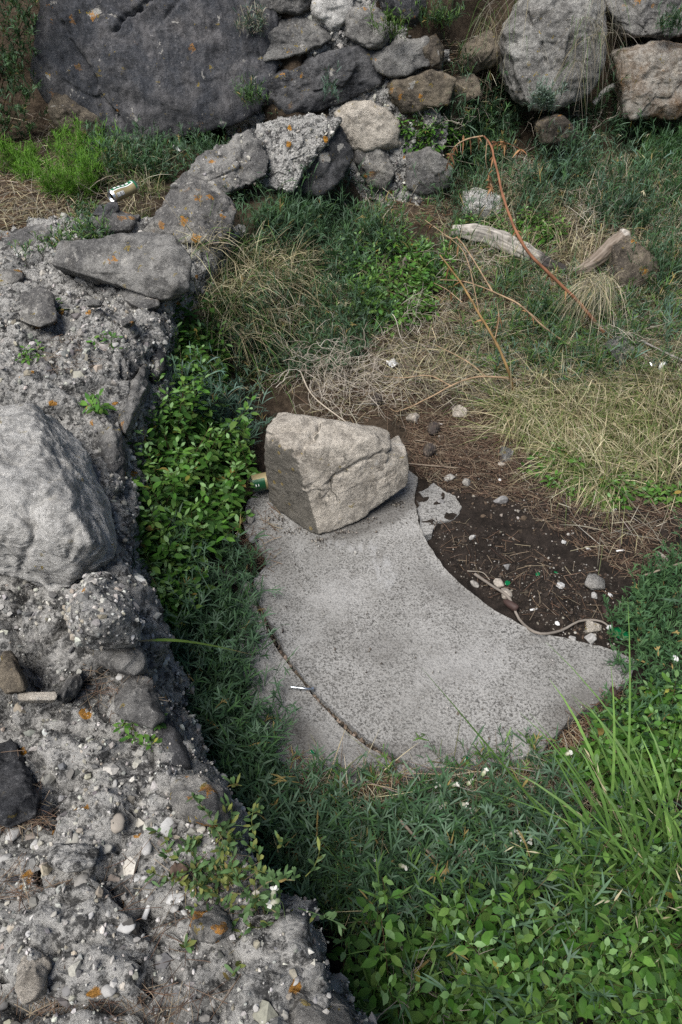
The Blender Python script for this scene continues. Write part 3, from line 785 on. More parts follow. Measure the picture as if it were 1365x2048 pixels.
# rocks of the bank to the right
for_dep = lambda u, v: float(pix_surf(u, v, 0)[0, 1])
RB = [([(1008, 62), (1040, 15), (1090, -60), (1185, -60), (1215, 40), (1208, 130), (1170, 200), (1100, 225), (1052, 232), (1022, 190), (1000, 130)], 'pitted', 4.28, 6, 'tall pitted grey boulder standing in the bank, top right', 'boulder', .3),
      ([(1195, -40), (1420, -40), (1430, 60), (1330, 75), (1240, 70), (1208, 22)], 'grey_stone', 4.50, 6, 'grey block at the top right corner above the rusty stone', 'rock', .3),
      ([(1228, 105), (1300, 85), (1420, 90), (1430, 215), (1340, 240), (1250, 235), (1238, 165)], 'rusty_stone', 4.32, 6, 'block stained rusty orange at the right edge of the bank', 'rock', .3),
      ([(912, 128), (925, 95), (985, 58), (1002, 100), (990, 135), (940, 145)], 'brown_stone', 4.3, 6, 'small ochre-faced rock beside the tall pitted boulder', 'rock', .2),
      ([(888, 160), (950, 148), (968, 190), (900, 210)], 'brown_stone', 4.22, 5, 'flat brown rock below the small ochre-faced rock', 'rock', .2),
      ([(925, 425), (930, 395), (960, 383), (1000, 393), (1006, 425), (962, 438)], 'limestone', for_dep(962, 436) + .03, 5, 'small cracked grey rock half buried above the driftwood log', 'rock', .16),
      ([(1228, 500), (1268, 478), (1322, 530), (1305, 600), (1250, 595), (1222, 560)], 'brown_stone', for_dep(1265, 592) + .05, 6, 'brown rock under the broken end of the driftwood log', 'rock', .2),
      ([(1075, 245), (1120, 225), (1160, 270), (1130, 300), (1085, 290)], 'brown_stone', 4.12, 5, 'brown rock in shade under the tall pitted boulder', 'rock', .2)]
for i, (o_, m_, yy, lv, lab, cat, th) in enumerate(RB):
    rock_obj(cat, out_pts(o_, y=yy, k=.3, thick=th, bulge=.05, inset=.82), m_, lv, 100 + i, .9, 60, 1.2, cuts=4, label=lab, cat=cat, grooves=[([(1083, 85), (1090, 128)], 4, .03), ([(1055, 25), (1062, 50)], 4, .03), ([(1020, 60), (1030, 90)], 4, .02), ([(1040, 180), (1052, 215)], 4, .02)] if i == 0 else ())

# ------------------------------------------------------------------ the stone lying on the slab
C_ = [Z_(533, 862, .31), Z_(531, 890, .28), Z_(536, 1000, .03), Z_(560, 848, .325), Z_(612, 836, .335), Z_(655, 838, .335), Z_(745, 868, .31), Z_(593, 909, .305), Z_(635, 893, .315), Z_(667, 888, .318), Z_(716, 884, .312), Z_(748, 875, .308),
      Z_(784, 892, .265), Z_(628, 1060, .012), Z_(637, 1072, .0), Z_(560, 1025, .005), Z_(612, 960, .19), Z_(770, 925, .20), Z_(735, 1030, .02), Z_(690, 1055, .0)]
C_ = C_ + [np.array([p[0] * .93 + .01, p[1] + .16, q]) for p, q in ((C_[0], .02), (C_[0], .28), (C_[5], .02), (C_[12], .05), (C_[12], .22))]
rock_obj('fallen_stone', C_, 'weathered', 7, 121, .45, 70, .8, cuts=0, grooves=[([(592, 908), (618, 880), (638, 850)], 6, .022), ([(655, 968), (700, 935), (760, 905), (785, 905)], 4, .012), ([(660, 965), (650, 1010)], 4, .008), ([(540, 868), (575, 860), (610, 862)], 4, .008)], label='blocky pale stone with a split top lying on the concrete slab', cat='stone')
shelf = [Z_(740, 905, .255), Z_(785, 902, .235), Z_(815, 907, .215), Z_(819, 940, .15), Z_(813, 972, .08), Z_(770, 1000, .04), Z_(720, 1035, .02), Z_(700, 950, .2), Z_(720, 1000, .08)]
shelf += [np.array([p[0] - .02, p[1] + .15, q]) for p, q in ((shelf[0], .1), (shelf[2], .19), (shelf[3], .06), (shelf[5], .04))]
st_ = bpy.data.objects['fallen_stone']
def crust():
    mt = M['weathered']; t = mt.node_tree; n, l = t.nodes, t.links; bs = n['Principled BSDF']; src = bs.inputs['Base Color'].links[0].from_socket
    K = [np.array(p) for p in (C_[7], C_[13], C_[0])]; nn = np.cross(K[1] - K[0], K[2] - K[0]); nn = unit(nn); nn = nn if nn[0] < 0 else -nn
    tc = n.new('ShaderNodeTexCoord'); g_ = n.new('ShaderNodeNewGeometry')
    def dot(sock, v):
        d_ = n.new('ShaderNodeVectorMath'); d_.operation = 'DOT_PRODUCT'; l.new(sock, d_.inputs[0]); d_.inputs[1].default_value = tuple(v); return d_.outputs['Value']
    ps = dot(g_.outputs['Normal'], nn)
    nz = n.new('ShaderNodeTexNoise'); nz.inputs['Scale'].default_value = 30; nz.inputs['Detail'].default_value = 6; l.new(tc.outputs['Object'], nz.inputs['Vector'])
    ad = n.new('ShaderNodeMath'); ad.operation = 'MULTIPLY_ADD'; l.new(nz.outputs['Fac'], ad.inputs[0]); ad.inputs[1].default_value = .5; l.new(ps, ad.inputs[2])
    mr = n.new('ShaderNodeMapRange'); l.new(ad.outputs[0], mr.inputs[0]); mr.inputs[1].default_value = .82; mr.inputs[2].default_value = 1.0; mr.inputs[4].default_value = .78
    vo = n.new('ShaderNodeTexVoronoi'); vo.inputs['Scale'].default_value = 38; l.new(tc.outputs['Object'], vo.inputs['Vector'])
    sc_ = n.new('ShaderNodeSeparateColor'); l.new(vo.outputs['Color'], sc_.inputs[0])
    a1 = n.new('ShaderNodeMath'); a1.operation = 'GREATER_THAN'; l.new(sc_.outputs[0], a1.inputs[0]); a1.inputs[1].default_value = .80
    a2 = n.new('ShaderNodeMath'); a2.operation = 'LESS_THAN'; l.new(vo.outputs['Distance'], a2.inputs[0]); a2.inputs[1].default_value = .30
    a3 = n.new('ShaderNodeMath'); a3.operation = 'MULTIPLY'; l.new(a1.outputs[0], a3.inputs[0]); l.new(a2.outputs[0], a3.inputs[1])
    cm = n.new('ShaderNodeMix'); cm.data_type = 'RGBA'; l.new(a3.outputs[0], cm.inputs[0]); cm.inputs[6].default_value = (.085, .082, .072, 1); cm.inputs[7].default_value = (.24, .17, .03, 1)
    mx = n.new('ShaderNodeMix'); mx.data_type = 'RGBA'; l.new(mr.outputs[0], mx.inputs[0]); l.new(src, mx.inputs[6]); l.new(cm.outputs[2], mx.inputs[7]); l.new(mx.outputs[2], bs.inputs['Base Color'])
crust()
rock_obj('lower_shelf', shelf, 'limestone_warm', 6, 122, .5, 60, .9, parent=st_, cuts=0)

# ------------------------------------------------------------------ gravel and pebbles bound in the rubble
ICO1 = ico(1)
def rand_rot(n, rng):
    q = rng.normal(size=(n, 4)); q /= np.linalg.norm(q, axis=1, keepdims=True)
    a, b, c, d = q.T
    return np.stack([1 - 2 * (c * c + d * d), 2 * (b * c - a * d), 2 * (b * d + a * c), 2 * (b * c + a * d), 1 - 2 * (b * b + d * d), 2 * (c * d - a * b),
                     2 * (b * d - a * c), 2 * (c * d + a * b), 1 - 2 * (b * b + c * c)], -1).reshape(n, 3, 3)
def chunks(geo, P, r, col, rng, flat=.55):
    n = len(P); U, T = ICO1
    V = U[None] * (1 + rng.normal(0, .20, (n, 12, 1)))
    V = V * (np.stack([np.ones(n), rng.uniform(.55, 1, n), rng.uniform(flat * .7, 1, n)], -1) * r[:, None])[:, None, :]
    V = np.einsum('nij,nkj->nki', rand_rot(n, rng), V) + P[:, None, :]
    F = (np.arange(n)[:, None, None] * 12 + T[None]).reshape(-1, 3)
    geo.add(V.reshape(-1, 3), T=F, C=np.repeat(col, 12, 0))
GREYS = [(.44, .43, .40), (.34, .33, .30), (.27, .26, .24), (.22, .215, .205), (.40, .385, .35), (.46, .45, .42), (.30, .27, .22), (.15, .147, .143), (.36, .34, .30), (.12, .118, .115)]
rng = np.random.default_rng(21)
A_ = np.linalg.norm(np.cross(du, dv), axis=-1)
uu, vv, dd = proj(WALL_V)
vis = (uu > -60) & (uu < 800) & (vv > 430) & (vv < 2120)
pr = np.where(vis, A_, 0).ravel()
patchy = .25 + .75 * sstep(-.25, .35, fbm(WALL_V.reshape(-1, 3) * 5.5, 3, 77))
patchy = np.where(WALL_V.reshape(-1, 3)[:, 1] < .85, .45 + .55 * patchy, patchy); pr = pr * patchy; pr /= pr.sum()
n = 21000
pr = pr * np.where(WALL_V.reshape(-1, 3)[:, 1] < .85, 2.6, 1.0); pr /= pr.sum()
idx = rng.choice(len(pr), n, p=pr)
nv = NW.reshape(-1, 3)[idx]
P = WALL_V.reshape(-1, 3)[idx] + rng.normal(0, .003, (n, 3))
r = np.clip(rng.lognormal(math.log(.0042), .58, n), .0017, .017)
r *= np.where(P[:, 1] < .85, .62, 1.0)
g = Geo(); chunks(g, P - nv * (r * .22)[:, None], r, pick(GREYS, n, rng, .2), rng)
i2 = rng.choice(len(pr), 520, p=pr); r2 = np.clip(rng.lognormal(math.log(.012), .38, 520), .007, .032)
chunks(g, WALL_V.reshape(-1, 3)[i2] - NW.reshape(-1, 3)[i2] * (r2 * .3)[:, None], r2, pick(GREYS + [(.13, .128, .125), (.18, .17, .155), (.26, .235, .195)], 520, rng, .2), rng)
tag(g.build('gravel', M['gravel'], wall, smooth=False), kind='stuff')
for key, par, n in (('lump', wall, 800), ('ledge', back, 250), ('ledge2', back, 800)):
    V, T = CLOUDS[key]
    a = V[T[:, 0]]; nn = np.cross(V[T[:, 1]] - a, V[T[:, 2]] - a); ar = np.linalg.norm(nn, axis=1); nn = unit(nn)
    p_ = ar * (nn[:, 2] > -.2); i = rng.choice(len(T), n, p=p_ / p_.sum())
    r = np.clip(rng.lognormal(math.log(.0036), .6, n), .0014, .014)
    g = Geo(); chunks(g, a[i] - nn[i] * (r * .15)[:, None], r, pick(GREYS, n, rng, .18), rng)
    tag(g.build('gravel', M['gravel'], par, smooth=False), kind='stuff')
n = 2000
i = rng.integers(0, len(BACK_V), n); r = np.clip(rng.lognormal(math.log(.008), .5, n), .003, .022)
g = Geo(); chunks(g, BACK_V[i] - np.array([0, .004, 0]), r, pick(GREYS, n, rng, .18), rng)
tag(g.build('gravel', M['gravel'], back, smooth=False), kind='stuff')

# rounded pebbles, each a part of the wall
PEB_MESH = []
for s in range(7):
    U, T = ico(3)
    V = U * (1 + .20 * fbm(U * 1.6 + s * 9, 3, s)[:, None]) * np.array([1, .62 + .05 * s, .55])
    mt = mat_plain('pebble_%d' % s, [(.50, .49, .475), (.42, .41, .39), (.55, .545, .53), (.30, .285, .26), (.38, .34, .29), (.24, .235, .23), (.46, .44, .39)][s], .85, 0, .2, .75, 95)
    me = mesh_arrays('pebble', V, T); me.materials.append(mt); PEB_MESH.append(me)
def pebble(p, nrm, r, kind, ang, rng, parent):
    o = bpy.data.objects.new('pebble', PEB_MESH[kind]); COL.objects.link(o); o.parent = parent
    o.location = Vector(p) - parent.location
    q = Vector(nrm).to_track_quat('Z', 'Y')
    o.rotation_euler = (q.to_matrix() @ Matrix.Rotation(ang, 3, 'Z')).to_euler()
    o.scale = (r, r, r * rng.uniform(.8, 1.1))
    return o
wv = WALL_V.reshape(-1, 3); wn_ = NW.reshape(-1, 3); wu, wvv, wdep = uu.ravel(), vv.ravel(), dd.ravel(); top_col = np.where(np.arange(nc_)[None].repeat(nrow, 0).ravel() < ncol, 0, 1e9)
def wall_at(u, v):
    i = np.argmin((wu - u) ** 2 + (wvv - v) ** 2 + top_col); return wv[i], wn_[i], wdep[i]
BIGP = [(245, 1642, 24, 4, 1.4), (340, 1652, 26, 2, 1.5), (75, 1688, 13, 2, 1.3), (28, 1662, 22, 0, .8), (140, 1680, 17, 6, 1.2), (298, 1704, 19, 0, 1.4), (355, 1793, 22, 2, .5), (258, 1853, 22, 2, .5), (105, 1983, 16, 6, 1.0),
        (210, 1985, 18, 1, .2), (245, 2027, 12, 0, .2), (218, 1698, 13, 6, 0), (310, 1655, 8, 2, 2.4), (58, 1858, 9, 2, 1.2), (270, 1757, 9, 2, .8), (295, 1757, 8, 0, 0), (300, 1787, 9, 5, .3), (522, 2016, 11, 2, 0), (475, 1950, 9, 2, 1),
        (405, 1663, 11, 6, .4), (392, 1630, 8, 0, 1.2), (9, 1720, 16, 1, .2), (15, 1850, 18, 1, 1.3), (55, 1985, 18, 5, .5), (14, 2010, 14, 5, 2), (188, 1823, 10, 0, 1.4), (195, 1575, 7, 6, 0), (152, 1587, 7, 6, 0), (240, 1360, 9, 2, 0), (305, 1590, 7, 2, 1), (352, 1750, 11, 6, .1),
        (160, 1150 + 430, 9, 1, 0), (232, 690, 9, 1, 0), (120, 708, 10, 2, .4), (95, 690, 10, 1, .2), (135, 585, 8, 2, 0), (350, 1815, 12, 1, .2), (120, 1200, 9, 1, 0), (195, 1225, 8, 2, 0), (226, 1232, 7, 2, 1), (210, 1180, 7, 1, 0), (390, 1725, 20, 5, .2), (240, 1740, 12, 3, 0), (160, 1760, 18, 3, .3)]
for u, v, rp, k, a in BIGP:
    p, nn, d_ = wall_at(u, v); r = .85 * rp * d_ / FPX
    pebble(p - nn * r * .08, nn, r, k, a, rng, wall)
sel = rng.choice(len(pr), 240, p=pr * np.where(wvv > 1600, 3.0, 1.0) / (pr * np.where(wvv > 1600, 3.0, 1.0)).sum())
for i in sel:
    r = float(np.clip(rng.lognormal(math.log(.0062), .3), .004, .012))
    pebble(wv[i] - wn_[i] * r * .05, unit(wn_[i] + rng.normal(0, .25, 3)), r, int(rng.choice([1, 1, 3, 4, 5, 5, 6, 0])), rng.uniform(0, 6), rng, wall)

# ------------------------------------------------------------------ plants
BLUE = [(.045, .095, .046), (.062, .122, .062), (.088, .155, .092), (.055, .118, .042), (.115, .18, .12)]
BLUEPALE = [(.09, .155, .115), (.075, .14, .095), (.12, .19, .15)]
PELL = [(.045, .125, .015), (.065, .165, .023), (.095, .205, .034), (.055, .14, .03), (.12, .215, .045)]
PELLTOP = [(.19, .32, .13), (.15, .27, .09)]
GREEN = [(.085, .165, .035), (.07, .14, .03), (.11, .19, .05)]
STRAW = [(.40, .34, .20), (.50, .44, .28), (.32, .27, .16), (.58, .52, .36)]
GREYDRY = [(.30, .27, .21), (.38, .35, .29), (.22, .19, .15)]
def plant_obj(name, g, mat, origin, label, cat, group=None):
    """a plant: an Empty at its base over its foliage and its stems"""
    root = empty(name, tuple(origin)); tag(root, label, cat, group)
    for part, q in (('foliage', g), ('stems', g.stem_geo)):
        if q.n: tag(q.build(part, M[mat], root, origin=np.asarray(origin, float)), kind='stuff')
    return root
def PGeo():
    g = Geo(); g.stem_geo = Geo(); return g
def stems(geo, P, tip, rng, r0, col, bend=.15, k=4):
    t = np.linspace(0, 1, k)[None, :, None]
    mid = rng.normal(0, bend, (len(P), 1, 3)) * np.linalg.norm(tip - P, axis=1)[:, None, None] * (t * (1 - t))
    Q = P[:, None, :] * (1 - t) + tip[:, None, :] * t + mid
    tubes(getattr(geo, 'stem_geo', geo), Q, np.linspace(r0, r0 * .45, k)[None] * np.ones((len(P), 1)), col, 3)
    return Q
def along(Q, t):
    k = Q.shape[1] - 1; f = np.clip(t * k, 0, k - 1e-6); i = f.astype(int); w = (f - i)[..., None]
    r = np.arange(len(Q))[:, None]
    return Q[r, i] * (1 - w) + Q[r, i + 1] * w
def pellitory(geo, P, rng, h=(.10, .22), size=1.0, lean=.35, m=13, dark=1.0):
    n = len(P); H = h[0] * .6 + (h[1] * 1.15 - h[0] * .6) * rng.random(n) ** 1.3
    D = unit(np.column_stack([rng.normal(0, lean, n), rng.normal(-.08, lean, n), np.ones(n)]))
    Q = stems(geo, P, P + D * H[:, None], rng, .0016, pick([(.09, .10, .04), (.13, .08, .05)], n, rng))
    t = (.12 + .88 * np.linspace(0, 1, m)[None] ** .55) + rng.uniform(-.03, .0, (n, m))
    B = along(Q, t).reshape(-1, 3); tt = np.clip(t, 0, 1).ravel()
    az = (np.arange(m)[None] * 2.4 + rng.uniform(0, 6.3, (n, 1)) + rng.normal(0, .3, (n, m))).ravel()
    el = np.radians(-14 + 62 * tt ** 4) + rng.normal(0, .25, n * m)
    L = .044 * size * (1 - .5 * tt ** 3) * rng.uniform(.7, 1.25, n * m)
    Dl = dirs(az, el); S = sidev(Dl); S = unit(S + np.cross(S, Dl) * rng.normal(0, .3, (n * m, 1)))
    pet = L * .35
    c = np.where((tt > .93)[:, None], pick(PELLTOP, n * m, rng, .12), pick(PELL, n * m, rng, .2)) * dark
    odd = rng.random(n * m) < .012
    c[odd] = pick([(.22, .22, .04), (.28, .20, .05)], odd.sum(), rng)
    blades(geo, B, Dl, S, pet, np.full(n * m, .0014), np.zeros(n * m), c, c, 1, (1, 1))
    broad(geo, B + Dl * pet[:, None], Dl, S, L, L * rng.uniform(.40, .56, n * m), rng.uniform(.05, .35, n * m), rng.uniform(.05, .18, n * m), c)
def narrow(geo, P, rng, h=(.09, .20), L=(.048, .095), W=(.0032, .0058), m=10, cols=BLUE, lean=.45, lobes=.5, dark=1.0):
    n = len(P); H = h[0] * .5 + (h[1] * 1.2 - h[0] * .5) * rng.random(n) ** 1.3
    D = unit(np.column_stack([rng.normal(0, lean, n), rng.normal(0, lean, n), np.ones(n)]))
    Q = stems(geo, P, P + D * H[:, None], rng, .0013, pick(cols, n, rng), .3)
    t = rng.uniform(.12, 1, (n, m)); t[:, 0] = 1
    B = along(Q, t).reshape(-1, 3); N = n * m; tt = t.ravel()
    az = rng.uniform(0, 6.3, N); el = np.radians(rng.uniform(8, 75, N))
    Dl = unit(dirs(az, el) + .35 * np.repeat(D, m, 0)); S = sidev(Dl); S = unit(S + np.cross(S, Dl) * rng.normal(0, .5, (N, 1)))
    ln = rng.uniform(*L, N); wd = rng.uniform(*W, N); c = pick(cols, N, rng, .16) * dark
    dry = rng.random(N) < .02; c[dry] = pick([(.28, .21, .08)], dry.sum(), rng)
    dr = rng.uniform(.05, .55, N)
    blades(geo, B, Dl, S, ln, wd, dr, c * .85, c * 1.1, 3, (.45, .9, 1.0, .08))
    k = np.where(rng.random(N) < lobes)[0]
    for sg in (-1, 1):
        tq = rng.uniform(.35, .65, len(k)); B2 = B[k] + Dl[k] * (ln[k] * tq)[:, None]; B2[:, 2] -= dr[k] * ln[k] * tq ** 2
        D2 = unit(Dl[k] + sg * S[k] * rng.uniform(.5, .9, (len(k), 1)))
        blades(geo, B2, D2, sidev(D2), ln[k] * rng.uniform(.35, .55, len(k)), wd[k] * .9, dr[k], c[k], c[k] * 1.05, 2, (.5, 1, .08))
def tuft(geo, P, rng, nb=60, L=(.12, .30), W=(.0016, .0030), cols=STRAW, el=(35, 85), droop=(.2, .9), spread=.03, k=4, bias=None, dark=1.0):
    N = len(P) * nb; B = np.repeat(P, nb, 0) + np.column_stack([rng.normal(0, spread, (N, 2)), np.zeros(N)])
    az = rng.uniform(0, 6.3, N); e = np.radians(rng.uniform(*el, N))
    D = dirs(az, e)
    if bias is not None: D = unit(D + np.asarray(bias))
    ln = rng.uniform(*L, N); c = pick(cols, N, rng, .18) * dark
    S = unit(sidev(D) + rng.normal(0, .4, (N, 3)))
    blades(geo, B, D, S, ln, rng.uniform(*W, N), rng.uniform(*droop, N), c * .85, c * 1.1, k, (.8, 1, .7, .06))
def seedheads(geo, P, rng, L=(.25, .5), cols=STRAW, el=(50, 85), bias=(0, 0, 0), droop=.45):
    """dry oat stems that nod under a few husks"""
    n = len(P); D = unit(dirs(rng.uniform(0, 6.3, n), np.radians(rng.uniform(*el, n))) + np.asarray(bias)); ln = rng.uniform(*L, n)
    t = np.linspace(0, 1, 6)
    Q = P[:, None] + D[:, None] * (ln[:, None] * t)[..., None]; Q[..., 2] -= (droop * ln)[:, None] * t ** 2.5
    c = pick(cols, n, rng); tubes(geo, Q, np.linspace(.0011, .0005, 6)[None] * np.ones((n, 1)), c, 3)
    m = 5
    tq = np.linspace(.72, 1, m)[None] * np.ones((n, 1)); B = along(Q, tq).reshape(-1, 3); N = n * m
    Dh = unit(np.repeat(Q[:, -1] - Q[:, -2], m, 0) / ln.repeat(m)[:, None] * 8 + rng.normal(0, .45, (N, 3)) - np.array([0, 0, .3]))
    ch = pick([(.50, .45, .30), (.56, .50, .34), (.44, .38, .22)], N, rng)
    S = unit(np.cross(Dh, rng.normal(size=(N, 3))))
    blades(geo, B, Dh, S, rng.uniform(.018, .034, N), rng.uniform(.0028, .0045, N), np.full(N, .1), ch, ch * 1.1, 3, (.3, 1, .6, .05))
def fennel(geo, P, rng, h=(.08, .2), cols=((.10, .24, .02), (.13, .28, .03), (.08, .19, .02)), m=26, fil=5, L=(.02, .05)):
    n = len(P); H = rng.uniform(*h, n); D = unit(np.column_stack([rng.normal(0, .4, (n, 2)), np.ones(n)]))
    Q = stems(geo, P, P + D * H[:, None], rng, .0012, pick(cols, n, rng))
    t = rng.uniform(.1, 1, (n, m)); B = along(Q, t).reshape(-1, 3); N = n * m
    D1 = unit(dirs(rng.uniform(0, 6.3, N), rng.uniform(-.1, 1.2, N))); l1 = rng.uniform(*L, N)
    c = pick(cols, N, rng, .2)
    blades(geo, B, D1, sidev(D1), l1, np.full(N, .0022), np.zeros(N), c, c, 1, (1, .6))
    for q in range(fil):
        tq = rng.uniform(.2, 1, N); D2 = unit(D1 + rng.normal(0, .65, (N, 3))); c2 = pick(cols, N, rng, .2)
        blades(geo, B + D1 * (l1 * tq)[:, None], D2, sidev(D2), l1 * rng.uniform(.4, .8, N), np.full(N, .0020), np.zeros(N), c2, c2 * 1.1, 1, (1, .4))
def branch(geo, p, d, L, r, depth, rng, col, wig=.35, kids=(2, 4)):
    k = 6; pts = [np.array(p, float)]; dd_ = np.array(d, float)
    for i in range(k):
        dd_ = unit(dd_ + rng.normal(0, wig * .5, 3)); pts.append(pts[-1] + dd_ * L / k)
    pts = np.array(pts); tubes(geo, pts[None], np.linspace(r, r * .55, k + 1)[None], (np.array(col) * rng.uniform(.8, 1.2))[None], 4 if r > .002 else 3)
    if depth:
        for q in range(rng.integers(*kids)):
            i = rng.integers(2, k + 1); branch(geo, pts[i], unit(dd_ + rng.normal(0, .8, 3)), L * rng.uniform(.45, .75), r * .62, depth - 1, rng, col, wig, kids)
def tangle(geo, C, R, n, rng, cols=GREYDRY, r=(.0008, .0018), L=.16, flat=.55):
    for i in range(n):
        p = C + rng.normal(0, 1, 3) * np.array([R, R, R * flat]) * .6; d = unit(rng.normal(size=3) * np.array([1, 1, .7]))
        branch(geo, p, d, L * rng.uniform(.5, 1.2), rng.uniform(*r), 1, rng, cols[rng.integers(0, len(cols))], .55, (1, 4))

def region(poly, n, rng, off=.08, fn=surf, avoid=()):
    poly = np.array(poly, float); lo, hi = poly.min(0), poly.max(0); out = []
    while sum(map(len, out)) < n:
        q = rng.uniform(lo, hi, (n * 3, 2)); q = q[inpoly(q[:, 0], q[:, 1], poly)]
        for a in avoid: q = q[~inpoly(q[:, 0], q[:, 1], a)]
        out.append(q)
    q = np.concatenate(out)[:n]
    return pix_surf(q[:, 0], q[:, 1], off, fn)
def clumps(P, k, rng):
    s = P[rng.choice(len(P), k, replace=False)]
    for it in range(3):
        a = np.argmin(((P[:, None, :2] - s[None, :, :2]) ** 2).sum(-1), 1)
        s = np.array([P[a == i].mean(0) if (a == i).any() else s[i] for i in range(k)])
    return [P[a == i] for i in range(k) if (a == i).sum() > 0]
def plant_group(name, poly, n, k, maker, label, cat, group, seed, off=.08, mat='leaf', fn=surf, avoid=(), **kw):
    rng = np.random.default_rng(seed)
    P = region(poly, n, rng, off, fn, avoid)
    if fn is low_ground:
        P[:, 0] = np.maximum(P[:, 0], edge_x(P[:, 1]) + rng.uniform(.03, .10, len(P))); P[:, 2] = low_ground(P[:, 0], P[:, 1])
    P[:, 2] -= .012
    cs = sorted(clumps(P, k, rng), key=lambda c: proj(c.mean(0))[0])
    for i, c in enumerate(cs):
        g = PGeo(); maker(g, c, rng, **kw)
        lab = label + ((', ' + ORD[i] + ' from the left') if k > 1 else '')
        if g.stem_geo.n: plant_obj(name, g, mat, c.mean(0), lab, cat, group if k > 1 else None)
        else: tag(g.build(name, M[mat], origin=c.mean(0)), lab, cat, group if k > 1 else None)
ORD = ['first', 'second', 'third', 'fourth', 'fifth', 'sixth', 'seventh', 'eighth', 'ninth', 'tenth']

SLAB_PX = MAIN
# broad-leaved pellitory
plant_group('pellitory', [(250, 810), (300, 745), (400, 765), (490, 850), (502, 925), (480, 985), (430, 1035), (330, 1050), (245, 1040)], 290, 8, pellitory, 'bushy bright pellitory between rubble wall and fallen stone', 'plant', 'pellitory left of the fallen stone', 1, .16, fn=low_ground, h=(.12, .28), size=1.0)
plant_group('pellitory', [(290, 600), (385, 592), (440, 680), (430, 735), (340, 735), (300, 690)], 95, 5, pellitory, 'round-leaved pellitory below the long flat rock', 'plant', 'pellitory below the flat slab of rock', 2, .14, fn=low_ground, h=(.08, .2), size=1.05)
plant_group('pellitory', [(235, 1050), (370, 1060), (380, 1150), (350, 1250), (290, 1230), (255, 1150)], 130, 5, pellitory, 'shaded pellitory at the wall foot beside the large boulder', 'plant', 'shaded pellitory below the boulder', 3, .08, fn=low_ground, h=(.08, .18))
plant_group('pellitory', [(760, 1900), (760, 1820), (900, 1790), (1100, 1730), (1400, 1740), (1420, 2110), (760, 2110), (660, 1980)], 215, 8, pellitory, 'large-leaved pellitory in the lower right corner', 'plant', 'pellitory in the lower right corner', 4, .16, fn=low_ground, h=(.10, .28), size=.88, dark=.85)
plant_group('pellitory', [(700, 1950), (800, 1880), (1000, 1830), (1300, 1820), (1400, 2080), (760, 2090)], 60, 6, pellitory, 'tall pale-topped pellitory standing above the lower right carpet', 'plant', 'tall pellitory at the lower right', 11, .24, fn=low_ground, h=(.2, .34), size=.95, dark=.9)
plant_group('pellitory', [(1150, 1520), (1250, 1390), (1400, 1350), (1400, 1740), (1130, 1740)], 150, 6, pellitory, 'pellitory among the tall grass below the slab', 'plant', 'pellitory under the tall grass', 5, .1, fn=low_ground, h=(.08, .18), size=.85)
plant_group('pellitory', [(700, 490), (800, 460), (890, 480), (890, 560), (830, 640), (730, 630)], 170, 6, pellitory, 'bright pellitory on mid slope beside the dead stems', 'plant', 'pellitory on the middle of the slope', 6, .08, h=(.07, .17), size=.95)
plant_group('pellitory', [(920, 440), (1010, 425), (1130, 440), (1110, 480), (1000, 470), (930, 465)], 80, 4, pellitory, 'low pellitory along the upper side of the log', 'plant', 'pellitory above the log', 7, .05, h=(.05, .11), size=.85)
plant_group('pellitory', [(805, 245), (870, 235), (930, 260), (925, 300), (850, 300), (815, 280)], 80, 3, pellitory, 'small-leaved pellitory under the brown wall block', 'plant', 'pellitory at the stone wall foot', 8, .05, h=(.05, .11), size=.8)
plant_group('pellitory', [(1030, 900), (1150, 920), (1340, 960), (1350, 1010), (1200, 1000), (1060, 960)], 60, 4, pellitory, 'low leafy weeds below the yellow-green tussocks', 'plant', 'weeds below the tussock', 9, .02, h=(.03, .08), size=.9, lean=.8)
plant_group('pellitory', [(560, 395), (600, 385), (620, 400), (570, 410)], 12, 1, pellitory, 'tiny green weed at the foot of the dark wall stone', 'plant', None, 10, .02, h=(.03, .06), size=.7)
# blue-green narrow-leaved herb
plant_group('narrow_leaved_herb', [(320, 1090), (430, 1060), (495, 1090), (515, 1140), (500, 1200), (505, 1300), (530, 1400), (555, 1480), (590, 1550), (560, 1640), (475, 1640), (410, 1560), (390, 1500), (345, 1400), (315, 1300), (300, 1230), (350, 1200)], 420, 8, narrow, 'blue-green herb in the strip between rubble wall and slab', 'plant', 'blue-green herb beside the slab', 21, .09, fn=low_ground)
plant_group('narrow_leaved_herb', [(270, 750), (340, 700), (520, 760), (530, 820), (480, 850), (330, 790)], 110, 5, narrow, 'pale blue-green herb above the big pellitory mass', 'plant', 'herb above the pellitory mass', 22, .14, fn=low_ground, cols=BLUEPALE)
plant_group('narrow_leaved_herb', [(470, 1640), (600, 1585), (700, 1600), (850, 1570), (1000, 1560), (1130, 1560), (1180, 1700), (1000, 1790), (700, 1830), (600, 1860), (560, 1800)], 380, 8, narrow, 'blue-green foreground herb between slab and pellitory', 'plant', 'foreground blue-green herb', 23, .08, fn=low_ground, h=(.06, .17), L=(.04, .085))
plant_group('narrow_leaved_herb', [(1215, 1230), (1290, 1130), (1400, 1060), (1420, 1520), (1260, 1480), (1190, 1450), (1270, 1350)], 330, 8, narrow, 'small-leaved green herb over the far end of the slab', 'plant', 'herb at the right end of the slab', 24, .08, h=(.06, .16), L=(.025, .045), cols=[(.055, .12, .045), (.075, .15, .06), (.06, .13, .06)], m=12)
plant_group('narrow_leaved_herb', [(470, 450), (600, 385), (690, 380), (770, 430), (780, 490), (700, 560), (540, 500)], 330, 8, narrow, 'blue-green herb before the dark wall-corner stone', 'plant', 'herb before the dark corner stone', 25, .08)
